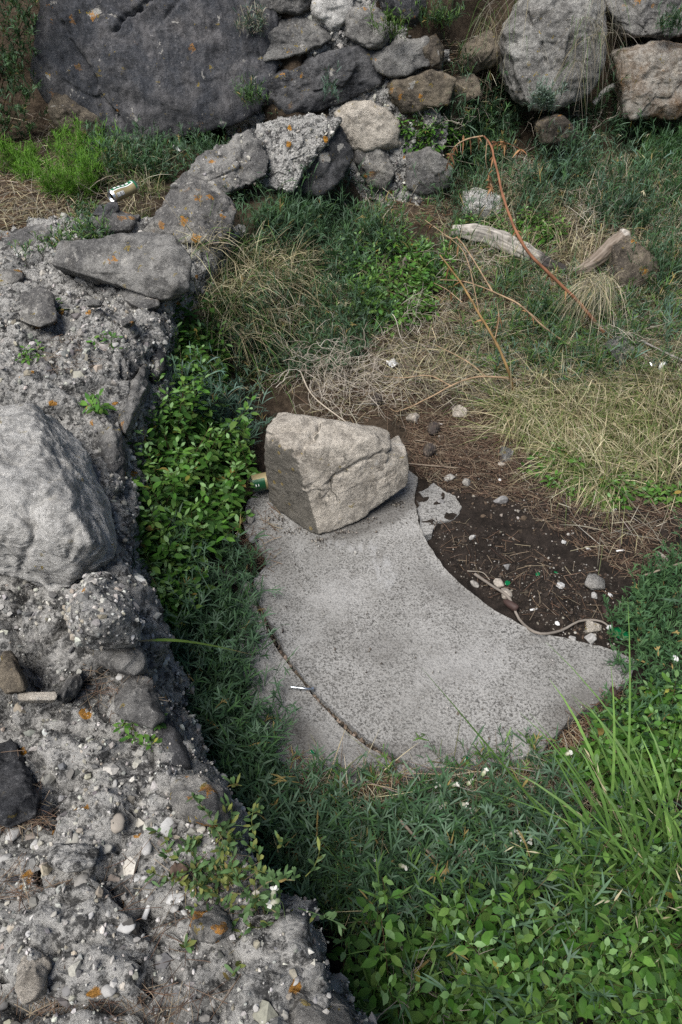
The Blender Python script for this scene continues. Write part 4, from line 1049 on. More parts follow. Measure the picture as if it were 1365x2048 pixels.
plant_group('narrow_leaved_herb', [(440, 600), (560, 560), (720, 600), (740, 680), (660, 760), (500, 740), (450, 690)], 300, 7, narrow, 'dark green herb under the straw tussocks', 'plant', 'herb under the straw tuft', 26, .05, dark=.85)
plant_group('narrow_leaved_herb', [(880, 190), (1000, 190), (1040, 240), (1010, 340), (930, 330), (890, 260)], 210, 5, narrow, 'blue-green herb beside the tall pitted boulder', 'plant', 'herb left of the pitted boulder', 27, .06, h=(.10, .28))
plant_group('narrow_leaved_herb', [(1060, 190), (1180, 165), (1250, 230), (1400, 250), (1400, 450), (1230, 470), (1120, 420), (1090, 300)], 340, 8, narrow, 'blue-green herb on the bank below the rusty stone', 'plant', 'herb below the rusty stone', 28, .06, h=(.10, .28))
plant_group('narrow_leaved_herb', [(180, 262), (300, 268), (420, 240), (520, 190), (548, 225), (430, 290), (340, 345), (160, 330)], 420, 8, narrow, 'blue-green herb along the foot of the huge dark rock', 'plant', 'herb along the huge rock', 29, .05, h=(.06, .13), L=(.03, .06))
plant_group('narrow_leaved_herb', [(400, 390), (440, 365), (480, 360), (485, 400), (450, 410)], 40, 1, narrow, 'small blue-green herb on the ledge beside the angular boulder', 'plant', None, 30, .03, h=(.04, .08), L=(.02, .04))
plant_group('narrow_leaved_herb', [(20, 515), (80, 490), (110, 470), (160, 440), (150, 400), (250, 440), (180, 480), (100, 510)], 130, 5, narrow, 'short green herb between the small terrace rocks', 'plant', 'herb among the small left rocks', 31, .04, h=(.05, .1), L=(.03, .05), cols=GREEN + BLUE)
plant_group('narrow_leaved_herb', [(820, 470), (1000, 490), (1200, 560), (1365, 600), (1365, 730), (1100, 740), (900, 680), (860, 600)], 240, 8, narrow, 'thin green herb scattered among the dead stems', 'plant', 'thin herb among the dead stems', 32, .04, h=(.05, .14), cols=BLUE + GREEN)
plant_group('narrow_leaved_herb', [(850, 400), (920, 330), (1090, 350), (1130, 430), (1000, 440), (900, 450)], 130, 6, narrow, 'blue-green herb around the bent tip of the dead stem', 'plant', 'herb around the dead stem top', 33, .05, h=(.10, .28))
plant_group('narrow_leaved_herb', [(640, 1900), (760, 1830), (1000, 1780), (1380, 1560), (1400, 1900), (1100, 2080), (760, 2090)], 130, 6, narrow, 'slender herb poking through the lower pellitory', 'plant', 'herb in the lower pellitory', 34, .14, fn=low_ground, h=(.12, .28), cols=BLUE + GREEN)
plant_group('narrow_leaved_herb', [(960, 640), (1365, 560), (1400, 700), (1200, 760), (950, 760)], 160, 4, narrow, 'sparse grey-green herb by the crushed tin', 'plant', 'herb near the crushed tin', 35, .03, h=(.04, .1), cols=BLUEPALE + GREEN)
plant_group('narrow_leaved_herb', [(600, 1530), (700, 1560), (850, 1530), (1000, 1515), (1100, 1480), (1130, 1540), (900, 1575), (650, 1600)], 70, 4, narrow, 'thin herb creeping over the near edge of the slab', 'plant', 'herb on the near slab edge', 36, .03, h=(.03, .10), L=(.03, .06), W=(.0028, .005), lean=.8, cols=BLUE + GREEN)
for i_, (u_, v_, hh, n_, cc, lab) in enumerate(((1120, 320, .30, 70, BLUEPALE + BLUE, 'tall grey-green bush below the tall pitted boulder'), (1310, 500, .30, 70, BLUE, 'dark green bush right of the broken driftwood stub'), (940, 300, .26, 55, BLUE + GREEN, 'green bush behind the bent tip of the reddish stem'), (770, 450, .24, 50, BLUE + GREEN, 'green bush at the foot of the pale wall stone'), (610, 440, .26, 60, BLUE, 'blue-green bush below the dark corner stone'), (1250, 380, .28, 60, BLUE + BLUEPALE, 'blue-green bush in front of the rusty stone'), (1090, 610, .20, 40, GREEN + BLUE, 'small green bush under the reddish dead stem'), (720, 600, .22, 50, BLUE + GREEN, 'green bush below the bright mid-slope pellitory'))):
    rg = np.random.default_rng(700 + i_); p_ = pix_surf(u_, v_, hh * .5)[0]; q_ = rg.normal(0, .075, (n_, 2)); P = np.column_stack([p_[0] + q_[:, 0], p_[1] + q_[:, 1] * .7, np.zeros(n_)]); P[:, 2] = ground(P[:, 0], P[:, 1]) - .01
    g = PGeo(); narrow(g, P, rg, h=(hh * .45, hh), lean=.35, cols=cc); plant_obj('herb_bush', g, 'leaf', p_, lab, 'bush')
# small herbs rooted in wall joints
def joint_herb(u, v, yy, n, seed, label, **kw):
    rng = np.random.default_rng(seed); p = at(u, v, y=yy); P = p + rng.normal(0, 1, (n, 3)) * np.array([.04, .01, .015])
    g = PGeo(); kw = {**dict(h=(.05, .11), L=(.03, .055), W=(.003, .005), m=10, lobes=.1, lean=.35), **kw}
    narrow(g, P, rng, **kw); plant_obj('wall_herb', g, 'leaf', p, label, 'plant')
joint_herb(505, 205, 3.95, 30, 41, 'pale green succulent herb in the gap between huge rock and wall', cols=[(.10, .18, .06), (.08, .15, .07)])
joint_herb(662, 195, 3.86, 9, 42, 'small grey-green herb in the joint under the dark wall block', cols=BLUEPALE)
joint_herb(780, 70, 4.06, 24, 43, 'green wispy herb hanging by the pale top wall stone', cols=GREEN)
joint_herb(880, 50, 4.15, 40, 44, 'dense green herb at the top of the stone wall', cols=GREEN + BLUE)
joint_herb(505, 60, 4.08, 30, 45, 'grey-green tuft in the joint at the top of the huge rock', cols=BLUEPALE + GREYDRY)
joint_herb(1340, 60, 4.3, 40, 46, 'dark green herb hanging over the grey block in the corner', cols=BLUE)
joint_herb(1090, 215, 4.0, 50, 47, 'silvery herb at the foot of the tall pitted boulder', cols=[(.17, .23, .19), (.13, .19, .15)], m=14)
def wall_sprig(u, v, n, seed, label, size=.6):
    rng = np.random.default_rng(seed); p, nn, d_ = wall_at(u, v); P = p + rng.normal(0, 1, (n, 3)) * np.array([.02, .02, .003])
    g = PGeo(); pellitory(g, P, rng, (.02, .06), size, .9, 8); plant_obj('wall_sprig', g, 'leaf', p, label, 'plant')
wall_sprig(60, 715, 9, 51, 'small weed in a hollow of the rubble at the left edge')
wall_sprig(195, 820, 4, 52, 'little toothed-leaf weed in a crack of the rubble above the boulder', 1.0)
wall_sprig(222, 690, 4, 53, 'tiny pale sprig growing on the rubble wall', .7)
wall_sprig(95, 625, 4, 54, 'tiny sprig by the lichen-spotted stone in the rubble', .7)
wall_sprig(270, 1455, 8, 55, 'mossy reddish-green sprig on the rubble near the dark edge stones', .5)
# campion sprawling over the edge of the near wall
rng = np.random.default_rng(61)
p0, _, _ = wall_at(455, 1745)
g = PGeo(); P = p0 + rng.normal(0, 1, (85, 3)) * np.array([.045, .05, .01])
narrow(g, P, rng, h=(.03, .08), L=(.014, .026), W=(.005, .008), m=9, lobes=0, lean=1.2, cols=[(.075, .14, .05), (.10, .17, .07), (.16, .18, .05)])
for (a, b) in (((455, 1700), (385, 1590)), ((480, 1720), (560, 1790)), ((500, 1790), (590, 1760)), ((470, 1790), (560, 1830))):
    A, B = wall_at(*a)[0], at(*b, d=wall_at(*a)[2] * .97); Q = catmull([A, (A + B) / 2 + np.array([0, 0, .03]), B], 8)
    tubes(g.stem_geo, Q[None], np.full((1, 8), .0012), np.array([[.25, .22, .12]]), 3)
    narrow(g, Q[2:], rng, h=(.005, .012), L=(.014, .024), W=(.005, .008), m=4, lobes=0, cols=[(.075, .14, .05), (.10, .17, .07)])
plant_obj('campion', g, 'leaf', p0, 'sprawling campion with small leaves hanging over the near rubble edge', 'plant')
# feathery plants at the upper left
plant_group('fennel', [(85, 330), (130, 280), (210, 290), (200, 350), (150, 385), (90, 380)], 60, 1, fennel, 'feathery bright green fennel bush near the huge dark rock', 'plant', None, 71, .08, mat='grass', h=(.10, .22))
plant_group('fennel', [(0, 330), (0, 290), (60, 290), (75, 330), (40, 345)], 26, 1, fennel, 'feathery green fennel at the left edge', 'plant', None, 72, .06, mat='grass', h=(.08, .16))
rng = np.random.default_rng(73); g = PGeo()
P = at(rng.uniform(-120, 72, 330), rng.uniform(-60, 290, 330), y=3.85 + rng.uniform(0, .3, 330))
narrow(g, P, rng, h=(.05, .14), L=(.025, .05), W=(.004, .0075), m=17, cols=[(.055, .115, .05), (.075, .14, .065), (.095, .16, .095), (.065, .125, .04)], lean=.8, lobes=.5)
P2 = P[rng.integers(0, len(P), 14)]
stems(g, np.tile(at(-20, 300, y=4.1), (14, 1)), P2, rng, .004, pick([(.10, .07, .05)], 14, rng))
plant_obj('shrub', g, 'grass', at(-20, 300, y=4.1), 'dark feathery evergreen shrub in the upper left corner', 'shrub')
plant_group('fennel', [(1290, 250), (1400, 230), (1400, 380), (1300, 380), (1270, 310)], 60, 1, fennel, 'dark feathery plant at the right edge below the rusty stone', 'plant', None, 74, .10, mat='grass', h=(.10, .2), cols=((.05, .12, .035), (.06, .14, .05)))
plant_group('fennel', [(330, 590), (300, 570), (318, 565), (330, 578)], 1, 1, fennel, 'single feathery blue-green sprig in front of the flat slab of rock', 'plant', None, 75, .06, mat='grass', h=(.06, .07), cols=((.10, .2, .12), (.12, .22, .15)), m=40)
# dry and green grasses
plant_group('straw_tuft', [(400, 500), (470, 470), (580, 480), (650, 560), (640, 620), (560, 650), (450, 640), (410, 580)], 80, 6, tuft, 'straw-coloured tussock in the middle of the hollow', 'grass', 'straw tussocks in the hollow', 81, .06, mat='grass', nb=55, L=(.12, .32), W=(.0018, .0034), cols=STRAW + STRAW[1:] + GREEN[:2], el=(5, 78), spread=.06)
plant_group('straw_tuft', [(990, 780), (1100, 740), (1400, 720), (1400, 920), (1280, 960), (1130, 920), (1030, 860)], 85, 8, tuft, 'yellow-green combed tussock beside the bare soil', 'grass', 'yellow-green tussocks by the soil', 82, .06, mat='grass', nb=70, L=(.14, .36), W=(.002, .004), cols=STRAW + STRAW[1:2] + [(.15, .20, .06), (.12, .18, .05), (.20, .23, .08), (.16, .2, .07)], el=(12, 60), bias=(-.7, -.25, 0))
plant_group('straw_tuft', [(960, 340), (1080, 300), (1400, 330), (1400, 560), (1200, 620), (1010, 600), (880, 560), (930, 420)], 120, 8, tuft, 'dry grass tuft on the slope around the driftwood log', 'grass', 'dry tufts around the log', 83, .05, mat='grass', nb=40, L=(.12, .36), W=(.0018, .0034), cols=STRAW + STRAW + GREYDRY + GREEN[:1], el=(5, 85), spread=.06)
plant_group('green_tuft', [(960, 300), (1380, 290), (1400, 720), (1150, 740), (980, 640), (900, 480)], 52, 8, tuft, 'fresh green grass tuft on the slope behind the dead stems', 'grass', 'green tufts on the slope', 181, .06, mat='grass', nb=30, L=(.16, .40), W=(.0024, .0046), cols=GREEN + BLUE, el=(40, 85))
plant_group('green_tuft', [(470, 420), (700, 400), (790, 520), (760, 680), (560, 720), (440, 600)], 40, 6, tuft, 'fresh green grass tuft among the straw tussocks', 'grass', 'green tufts in the hollow', 182, .06, mat='grass', nb=34, L=(.14, .30), W=(.0022, .0042), cols=GREEN + BLUE, el=(40, 85))
plant_group('green_tuft', [(140, 260), (330, 270), (520, 200), (540, 240), (380, 330), (250, 380), (180, 340)], 26, 5, tuft, 'fresh green grass tuft on the terrace below the huge rock', 'grass', 'green tufts on the terrace', 183, .05, mat='grass', nb=30, L=(.08, .2), W=(.0022, .004), cols=GREEN + BLUE, el=(40, 85))
plant_group('green_tuft', [(330, 640), (430, 560), (560, 700), (500, 800), (360, 740)], 22, 4, tuft, 'thin green grass tuft behind the pellitory mass', 'grass', 'green tufts behind the pellitory', 184, .1, mat='grass', fn=low_ground, nb=26, L=(.14, .32), W=(.002, .004), cols=GREEN + STRAW[:1], el=(40, 85))
plant_group('green_tuft', [(480, 1640), (700, 1620), (1000, 1620), (1250, 1560), (1280, 1900), (900, 1950), (650, 1880)], 40, 7, tuft, 'fine green grass tuft rising from the foreground herb', 'grass', 'green tufts in the foreground', 185, .1, mat='grass', fn=low_ground, nb=12, L=(.12, .32), W=(.002, .0045), cols=GREEN + STRAW[:1], el=(35, 85))
plant_group('straw_tuft', [(820, 590), (1000, 620), (1180, 660), (1365, 640), (1365, 740), (1100, 760), (900, 780), (800, 720)], 90, 8, tuft, 'flattened grey dry grass below the dead stems', 'grass', 'flattened grass below the dead stems', 84, .02, mat='grass', nb=60, L=(.10, .26), cols=GREYDRY + STRAW + GREEN[:1], el=(-2, 35), droop=(0, .3), spread=.06)
plant_group('straw_tuft', [(100, 235), (160, 230), (270, 330), (330, 390), (250, 360), (120, 300)], 18, 4, tuft, 'dry grass tuft beside the fennel under the huge rock', 'grass', 'dry tufts under the huge rock', 85, .05, mat='grass', nb=45, L=(.08, .22), cols=STRAW + GREEN)
plant_group('straw_tuft', [(230, 430), (300, 400), (330, 390), (280, 440)], 5, 1, tuft, 'small dry tuft behind the tin can', 'grass', None, 86, .04, mat='grass', nb=50, L=(.05, .14), cols=STRAW + GREEN)
plant_group('straw_tuft', [(0, 420), (60, 380), (140, 390), (150, 420), (60, 440)], 16, 4, tuft, 'thin dry grass on bare terrace ground', 'grass', 'thin dry grass at the left', 87, .02, mat='grass', nb=30, L=(.05, .14), cols=GREYDRY + STRAW, el=(0, 60), spread=.08)
rng = np.random.default_rng(88)
for (u, v, yy, n, lab, up) in ((1180, 90, 4.22, 7, 'dry grass hanging down between the pitted boulder and rusty stone', 0), (985, 40, 4.4, 8, 'dead grass thatch above the ochre-faced rock', 0), (1215, 20, 4.35, 5, 'dry grass at the top between the corner rocks', 0)):
    p = at(u, v, y=yy); P = p + rng.normal(0, 1, (n, 3)) * np.array([.07, .02, .06]); g = Geo()
    tuft(g, P, rng, 20, (.08, .26), (.0016, .003), GREYDRY + STRAW[2:3] + GREEN[:1], (-40, 30), (.6, 1.4), .04, bias=(0, -.35, 0), dark=.8)
    tag(g.build('hanging_grass', M['grass'], origin=p), lab, 'grass')
p = at(1010 + 190, 560, y=3.0); P = p + rng.normal(0, 1, (4, 3)) * np.array([.05, .03, .03]); g = Geo()
tuft(g, P, rng, 60, (.10, .24), (.0012, .0022), GREYDRY + STRAW, (-10, 50), (.9, 1.4), .03, bias=(-.4, -.5, .1))
tag(g.build('hanging_grass', M['grass'], origin=p), 'grey dead grass drooping below the broken end of the log', 'grass')
# tall fresh grass, lower right
rng = np.random.default_rng(91)
P = pix_surf(np.array([1385, 1340, 1310, 1350, 1290, 1420, 1250.]), np.array([1820, 1860, 1800, 1740, 1880, 1780, 1790.]), 0.0)
for i, c in enumerate(P):
    g = Geo(); tuft(g, c[None], rng, 13, (.36, .80), (.005, .012), [(.115, .22, .05), (.15, .265, .065), (.09, .175, .04)], (45, 86), (.05, .6), .05, 6, bias=(-.12, .24, 0))
    tuft(g, c[None], rng, 7, (.2, .42), (.002, .004), STRAW, (20, 70), (.1, .4), .03, 4, bias=(-.3, 0, 0))
    seedheads(g, np.tile(c, (3, 1)) + rng.normal(0, .02, (3, 3)) * [1, 1, 0], rng, (.3, .5), [(.16, .24, .07)], bias=(-.3, .1, 0), droop=.25)
    tag(g.build('tall_grass', M['grass'], origin=c), 'tall fresh green grass arching in from the right below the slab', 'grass', 'tall green grass at the right')
rng = np.random.default_rng(92)
for p_ in region([(1180, 280), (1400, 250), (1400, 470), (1250, 480)], 16, rng, .1):
    g = Geo(); seedheads(g, p_[None], rng, (.2, .42), bias=(-.1, -.2, 0)); tag(g.build('oat_stem', M['grass'], origin=p_), 'nodding straw-coloured oat stem at the right edge of the bank', 'grass', 'nodding straw-coloured oat stem at the right edge of the bank')
for p_ in region([(1000, 800), (1150, 760), (1300, 780), (1200, 850), (1060, 850)], 14, rng, .05):
    g = Geo(); seedheads(g, p_[None], rng, (.2, .38), bias=(-.9, -.3, 0), el=(20, 60)); tag(g.build('oat_stem', M['grass'], origin=p_), 'straw oat stem leaning left over the yellow-green tussock', 'grass', 'straw oat stem leaning left over the yellow-green tussock')
for p_ in region([(560, 560), (760, 480), (790, 560), (700, 650)], 16, rng, .05):
    g = Geo(); seedheads(g, p_[None], rng, (.15, .34)); tag(g.build('oat_stem', M['grass'], origin=p_), 'thin straw stalk standing in the middle of the hollow', 'grass', 'thin straw stalk standing in the middle of the hollow')
for p_ in region([(320, 700), (480, 760), (520, 850), (380, 800)], 9, rng, .1):
    g = Geo(); seedheads(g, p_[None], rng, (.2, .32)); tag(g.build('oat_stem', M['grass'], origin=p_), 'thin straw stalk above the pellitory mass', 'grass', 'thin straw stalk above the pellitory mass')
# broad grass blades crossing the herb strip
for (pts, wd, lab) in ((((275, 1282), (345, 1280), (420, 1290), (500, 1308)), .016, 'long bright grass blade arching across the herb strip from the wall'),):
    W_ = at(np.array([p[0] for p in pts], float), np.array([p[1] for p in pts], float), d=np.array([1.54, 1.58, 1.68, 1.80])); Q = catmull(W_, 12)
    s = unit(np.cross(np.gradient(Q, axis=0), np.array([0, .3, 1]))); w_ = wd * np.sin(np.linspace(.15, np.pi - .08, 12))[:, None] * .5
    V = np.stack([Q - s * w_, Q + s * w_], 1).reshape(-1, 3); C = np.repeat(np.where((np.abs(np.linspace(-1, 1, 12)) > .72)[:, None], (.40, .30, .14), (.17, .28, .05)), 2, 0)
    g = Geo(); g.add(V, Q=grid_faces(12, 2), C=C); tag(g.build('grass_blade', M['grass'], origin=Q[0]), lab, 'grass')
# thatch: dead flattened grass over the slope
rng = np.random.default_rng(95); g = Geo()
for poly, n in (([(780, 640), (1000, 560), (1365, 560), (1400, 760), (960, 800), (800, 800)], 3600), ([(430, 500), (760, 420), (860, 560), (800, 760), (560, 780), (430, 640)], 3000), ([(850, 320), (1365, 300), (1400, 560), (900, 580)], 2600), ([(900, 80), (1010, 60), (1030, 220), (900, 230)], 500), ([(60, 230), (330, 300), (330, 420), (0, 470), (0, 330)], 1500), ([(620, 720), (820, 720), (860, 830), (620, 850)], 450), ([(1000, 930), (1365, 960), (1365, 1100), (1200, 1100)], 150), ([(560, 1560), (1100, 1540), (1200, 1480), (1200, 1620), (700, 1650)], 700)):
    P = region(poly, n, rng, .01, avoid=[MAIN]); D = dirs(rng.uniform(0, 6.3, n), np.radians(rng.normal(8, 16, n))); c = pick(GREYDRY + STRAW[1:3] + [(.16, .17, .08), (.14, .10, .07)], n, rng, .28) * .85
    P[:, 2] += rng.uniform(0, .03, n)
    blades(g, P, D, unit(sidev(D) + rng.normal(0, .3, (n, 3))), rng.uniform(.05, .2, n), rng.uniform(.0012, .003, n), rng.uniform(-.1, .5, n), c, c, 3, (.8, 1, .8, .2))
tag(g.build('thatch', M['dry']), 'matted dead grass lying over the slope and terrace', kind='stuff')
# the slope goes on past the right edge of the picture
plant_group('straw_tuft', [(1380, 380), (1900, 380), (2100, 900), (1380, 960)], 60, 4, tuft, 'dry grass further along the slope, out to the right', 'grass', 'dry grass further along', 191, .05, mat='grass', nb=40, L=(.12, .32), W=(.002, .004), cols=STRAW + GREEN, el=(10, 80), spread=.08)
plant_group('pellitory', [(1400, 1400), (1900, 1200), (2200, 1500), (2100, 2000), (1420, 2000)], 150, 4, pellitory, 'pellitory further along the foot of the slope, out to the right', 'plant', 'pellitory further along', 192, .08, h=(.08, .2))
plant_group('narrow_leaved_herb', [(1400, 950), (1900, 850), (2100, 1250), (1420, 1400)], 170, 4, narrow, 'herb further along the foot of the slope, out to the right', 'plant', 'herb further along', 193, .06)
# twig tangles
for (u, v, off, R, n, lab, seed) in ((690, 750, .12, .19, 170, 'round tangle of dry leafless twigs behind the fallen stone', 101), (1060, 355, .05, .12, 46, 'grey dry twig tangle right of the reddish stem', 102), (1160, 250, .06, .10, 30, 'lacy grey twigs below the pale bent branch', 103), (1330, 440, .05, .10, 24, 'brown twig tangle at the right edge', 104), (740, 400, .06, .10, 20, 'sparse pale twigs at the foot of the wall', 105), (1010, 300, .05, .10, 40, 'dry twigs around the bent tip of the reddish stem', 107), (830, 640, .05, .12, 40, 'fine dry twigs left of the ochre stem', 108), (1240, 660, .05, .14, 46, 'dry grey twigs below the grey branch on the right', 109), (570, 600, .08, .12, 36, 'fine straw twigs in the straw tussocks', 110), (930, 520, .08, .12, 36, 'dry twigs crossing the ochre stem', 112), (1180, 420, .08, .13, 40, 'tangled dry twigs above the broken log stub', 113), (900, 250, .06, .10, 24, 'thin dead twigs at the foot of the brown wall block', 114)):
    rng = np.random.default_rng(seed); p = pix_surf(u, v, off)[0]; g = Geo(); tangle(g, p + np.array([0, 0, off]), R, n, rng, [(.46, .41, .34), (.36, .31, .25), (.52, .47, .40)])
    tag(g.build('twig_tangle', M['dry'], origin=p), lab, 'twigs')
rng = np.random.default_rng(106); p = pix_surf(880, 2010, 0)[0]; g = Geo()
for a in range(4): branch(g, p + rng.normal(0, .02, 3), unit(np.array([rng.normal(0, .4), .1, 1])), .22, .0022, 2, rng, (.30, .26, .22), .5)
tag(g.build('dry_twig', M['dry'], origin=p), 'dead branched twig standing in the foreground pellitory', 'twigs')
# campion flowers over the foreground herbs: pale bladders on thin stalks
rng = np.random.default_rng(111); U2, T2 = ico(2)
FL = [(885, 1572), (900, 1568), (935, 1570), (895, 1605), (920, 1608), (990, 1660), (1002, 1667), (1038, 1665), (1046, 1668), (1020, 1675), (1062, 1668), (760, 1737), (782, 1737), (797, 1730), (940, 1705), (952, 1703), (955, 1620), (880, 1598), (1100, 1852), (1018, 1806), (1250, 1610), (1252, 1635), (1130, 1510), (965, 1552), (560, 1800), (545, 1803)]
FL.sort()
for fi, (u, v) in enumerate(FL):
    q = pix_surf(u + rng.normal(0, 14), v + 60, .02)[0]; d_ = float(np.linalg.norm(q - [0, 0, CAM_H]) / np.linalg.norm(ray(u, v))) * .97
    tp = at(u, v, d=d_); root = empty('campion_flower', tuple(q)); tag(root, 'pale bladder-shaped campion flower on a thin stalk in the foreground', 'flower', 'campion flowers in the foreground')
    g = Geo(); Q = catmull([q, (q + tp) / 2 + rng.normal(0, .012, 3), tp], 7); tubes(g, Q[None], np.full((1, 7), .0008), np.array([[.12, .17, .07]]), 3); g.build('stalk', M['leaf'], root, origin=q)
    ax = unit(np.array([rng.normal(0, .8), rng.normal(-.3, .5), rng.normal(0, .3)])); a2 = unit(np.cross(ax, [0, 0, 1.0])); a3 = np.cross(ax, a2)
    R_ = np.stack([ax, a2, a3], 1); V = (U2 * np.array([.0095, .0055, .0055])) @ R_.T + tp + ax * .008
    g = Geo(); g.add(V, T=T2, C=np.where((U2[:, :1] > .1), (.62, .60, .48), (.34, .40, .22))); g.build('bladder', M['leaf'], root, origin=tp)
    B = np.repeat((tp + ax * .016)[None], 6, 0); Dp = unit(ax + rng.normal(0, .55, (6, 3))); g = Geo()
    blades(g, B, Dp, sidev(Dp), np.full(6, .009), np.full(6, .005), np.full(6, .2), np.tile([.75, .74, .68], (6, 1)), np.tile([.78, .77, .72], (6, 1)), 2, (.4, 1, .6))
    tag(g.build('petals', M['leaf'], root, origin=tp), kind='stuff')

# ------------------------------------------------------------------ dead stems
def px_line(pts, k=24):
    """pts: (u, v, height above the land there or d) -> smooth 3-D line"""
    W_ = np.array([at(u, v, d=d_) for u, v, d_ in pts]); return catmull(W_, k)
def depth_at(u, v): return float(proj(pix_surf(u, v, 0)[0])[2])
def stem_obj(name, lines, label, cat, mat='dry', leaves=0, seed=0, col=(.40, .17, .06), origin=None):
    rng = np.random.default_rng(seed); lg = Geo(); root = None
    for n_, (pts, r0, r1, c) in enumerate(lines):
        Q = px_line(pts, 40); k = len(Q); Q = Q + .0016 * (r0 / .006) * np.stack([vnoise(Q * 28, seed + i) for i in range(3)], -1); R = .92 * np.linspace(r0, r1, k) * (1 + .22 * (np.arange(k) % 6 == 0))
        C = np.array(c)[None] * (1 + .45 * vnoise(Q * 60, seed))[:, None]
        if root is None: root = empty(name, tuple(Q[0])); tag(root, label, cat)
        g = Geo(); tubes(g, Q[None], R[None], C[None], 6 if r0 > .003 else 4)
        g.build('stalk' if n_ == 0 else 'side_branch', M[mat], root, origin=Q[0])
        for q in range(leaves):
            i = rng.integers(2, k - 1); D = unit(rng.normal(size=(3, 3)) + [0, 0, -.5])
            cc = pick([(.22, .11, .05), (.30, .17, .08), (.16, .08, .04)], 3, rng)
            blades(lg, np.repeat(Q[i][None], 3, 0), D, unit(np.cross(D, rng.normal(size=(3, 3)))), rng.uniform(.02, .045, 3), rng.uniform(.006, .012, 3), rng.uniform(.2, .8, 3), cc, cc, 3, (.3, 1, .7, .1))
    if lg.n: tag(lg.build('withered_leaves', M[mat], root, origin=np.array(root.location)), kind='stuff')
    return root
RED, TAN, OCH = (.22, .10, .055), (.30, .21, .13), (.24, .155, .065)
d0 = depth_at(1205, 662)
stem_obj('dead_stem', [([(1208, 664, d0 - 0.07), (1165, 612, d0 - .10), (1110, 558, d0 - .17), (1050, 495, d0 - .22), (1014, 415, d0 - .2), (997, 350, d0 - .15), (982, 290, d0 - .1), (968, 272, d0 - .1)], .0095, .0042, RED),
                       ([(966, 272, d0 - 0.10), (930, 280, d0 - 0.10), (905, 300, d0 - 0.07), (895, 330, d0)], .004, .0015, TAN), ([(975, 278, d0 - 0.10), (972, 320, d0 - 0.08), (980, 360, d0), (985, 380, d0)], .003, .0015, TAN), ([(985, 285, d0 - 0.10), (1010, 285, d0), (1045, 300, d0 + .05)], .003, .0012, RED)],
         'thick reddish-brown dead stem leaning up from lower right, bent at its tip', 'stem', leaves=9, seed=1)
d0 = depth_at(1028, 785)
stem_obj('dead_stem', [([(1028, 782, d0), (1015, 735, d0 - 0.09), (990, 680, d0 - 0.12), (960, 630, d0 - 0.14), (925, 570, d0 - .10), (895, 530, d0 - 0.13), (880, 510, d0 - 0.13)], .0075, .003, OCH), ([(990, 678, d0 - 0.12), (998, 640, d0 - 0.11), (995, 610, d0 - 0.10)], .003, .0012, TAN), ([(925, 605, d0 - 0.14), (895, 580, d0 - 0.13), (868, 565, d0 - 0.13)], .003, .001, TAN),
                       ([(960, 630, d0 - .1), (935, 520, d0 - 0.10), (905, 480, d0), (870, 465, d0)], .0028, .001, TAN)], 'slender ochre dead stem forking upward in the middle of the slope', 'stem', leaves=2, seed=2)
d0 = depth_at(1145, 695)
stem_obj('dead_stem', [([(1145, 695, d0), (1090, 655, d0 - 0.10), (1040, 610, d0 - 0.13), (990, 585, d0 - .1), (930, 563, d0 - .1), (880, 560, d0 - .1)], .0055, .002, TAN), ([(985, 583, d0 - .1), (960, 540, d0 - .1), (920, 480, d0 - 0.10), (900, 475, d0 - 0.08), (850, 440, d0)], .004, .0015, TAN), ([(1040, 612, d0 - 0.13), (1090, 650, d0), (1120, 690, d0)], .003, .001, TAN)],
         'thin tan dead stem crossing between the two thicker dead stems', 'stem', leaves=2, seed=3)
d0 = depth_at(1065, 765)
stem_obj('dead_stem', [([(1065, 765, d0), (1000, 755, d0 - 0.09), (950, 755, d0 - 0.12), (902, 772, d0 - 0.13), (860, 795, d0 - 0.13), (800, 822, d0 - 0.11), (778, 815, d0 - 0.11)], .0055, .0018, TAN), ([(902, 772, d0 - 0.13), (860, 752, d0 - 0.12), (810, 755, d0 - 0.10), (760, 752, d0)], .0035, .0012, TAN), ([(975, 755, d0 - 0.10), (930, 720, d0 - 0.10), (870, 690, d0)], .0035, .0012, TAN)],
         'forked tan dead stem lying low just behind the bare soil', 'stem', seed=4)
# pale sticks and branches
def stick(pts, r0, r1, col, label, lift=.01, seed=0, name='stick', wob=.15):
    L_ = []
    for (u, v, h) in pts:
        p = pix_surf(u, v, h)[0]; L_.append((u, v, float(proj(p + np.array([0, 0, h]))[2])))
    Q = px_line(L_, 28); g = Geo(); k = len(Q); R = np.linspace(r0, r1, k) * (1 + wob * vnoise(Q * 25, seed))
    tubes(g, Q[None], R[None], (np.array(col)[None] * (1 + .25 * vnoise(Q * 40, seed + 1))[:, None])[None], 6)
    return tag(g.build(name, M['dry'], origin=Q[0]), label, 'stick')
stick([(950, 1148, .012), (985, 1172, .02), (1018, 1195, .02), (1040, 1240, .015), (1075, 1266, .02), (1120, 1262, .02), (1160, 1242, .02), (1200, 1242, .02), (1222, 1256, .006)], .0055, .0035, (.20, .175, .15), 'long grey bent stick lying along the inner edge of the slab', seed=1)
stick([(935, 1142, .006), (965, 1145, .01), (980, 1160, .006)], .002, .0015, (.25, .22, .18), 'short thin twig at the upper end of the bent stick', seed=2)
stick([(1188, 208, .06), (1212, 182, .10), (1250, 160, .12)], .016, .018, (.40, .38, .36), 'pale bleached bent branch beside the rusty stone', seed=3, name='branch')
stick([(1365, 452, .04), (1340, 480, .03), (1318, 450, .03)], .004, .003, (.34, .31, .28), 'thin grey stick at the right edge of the slope', seed=4)
stick([(1395, 735, .05), (1300, 690, .05), (1240, 655, .04), (1200, 620, .04)], .006, .003, (.25, .23, .21), 'grey bare branch lying across the slope at the right edge', seed=5, name='branch')
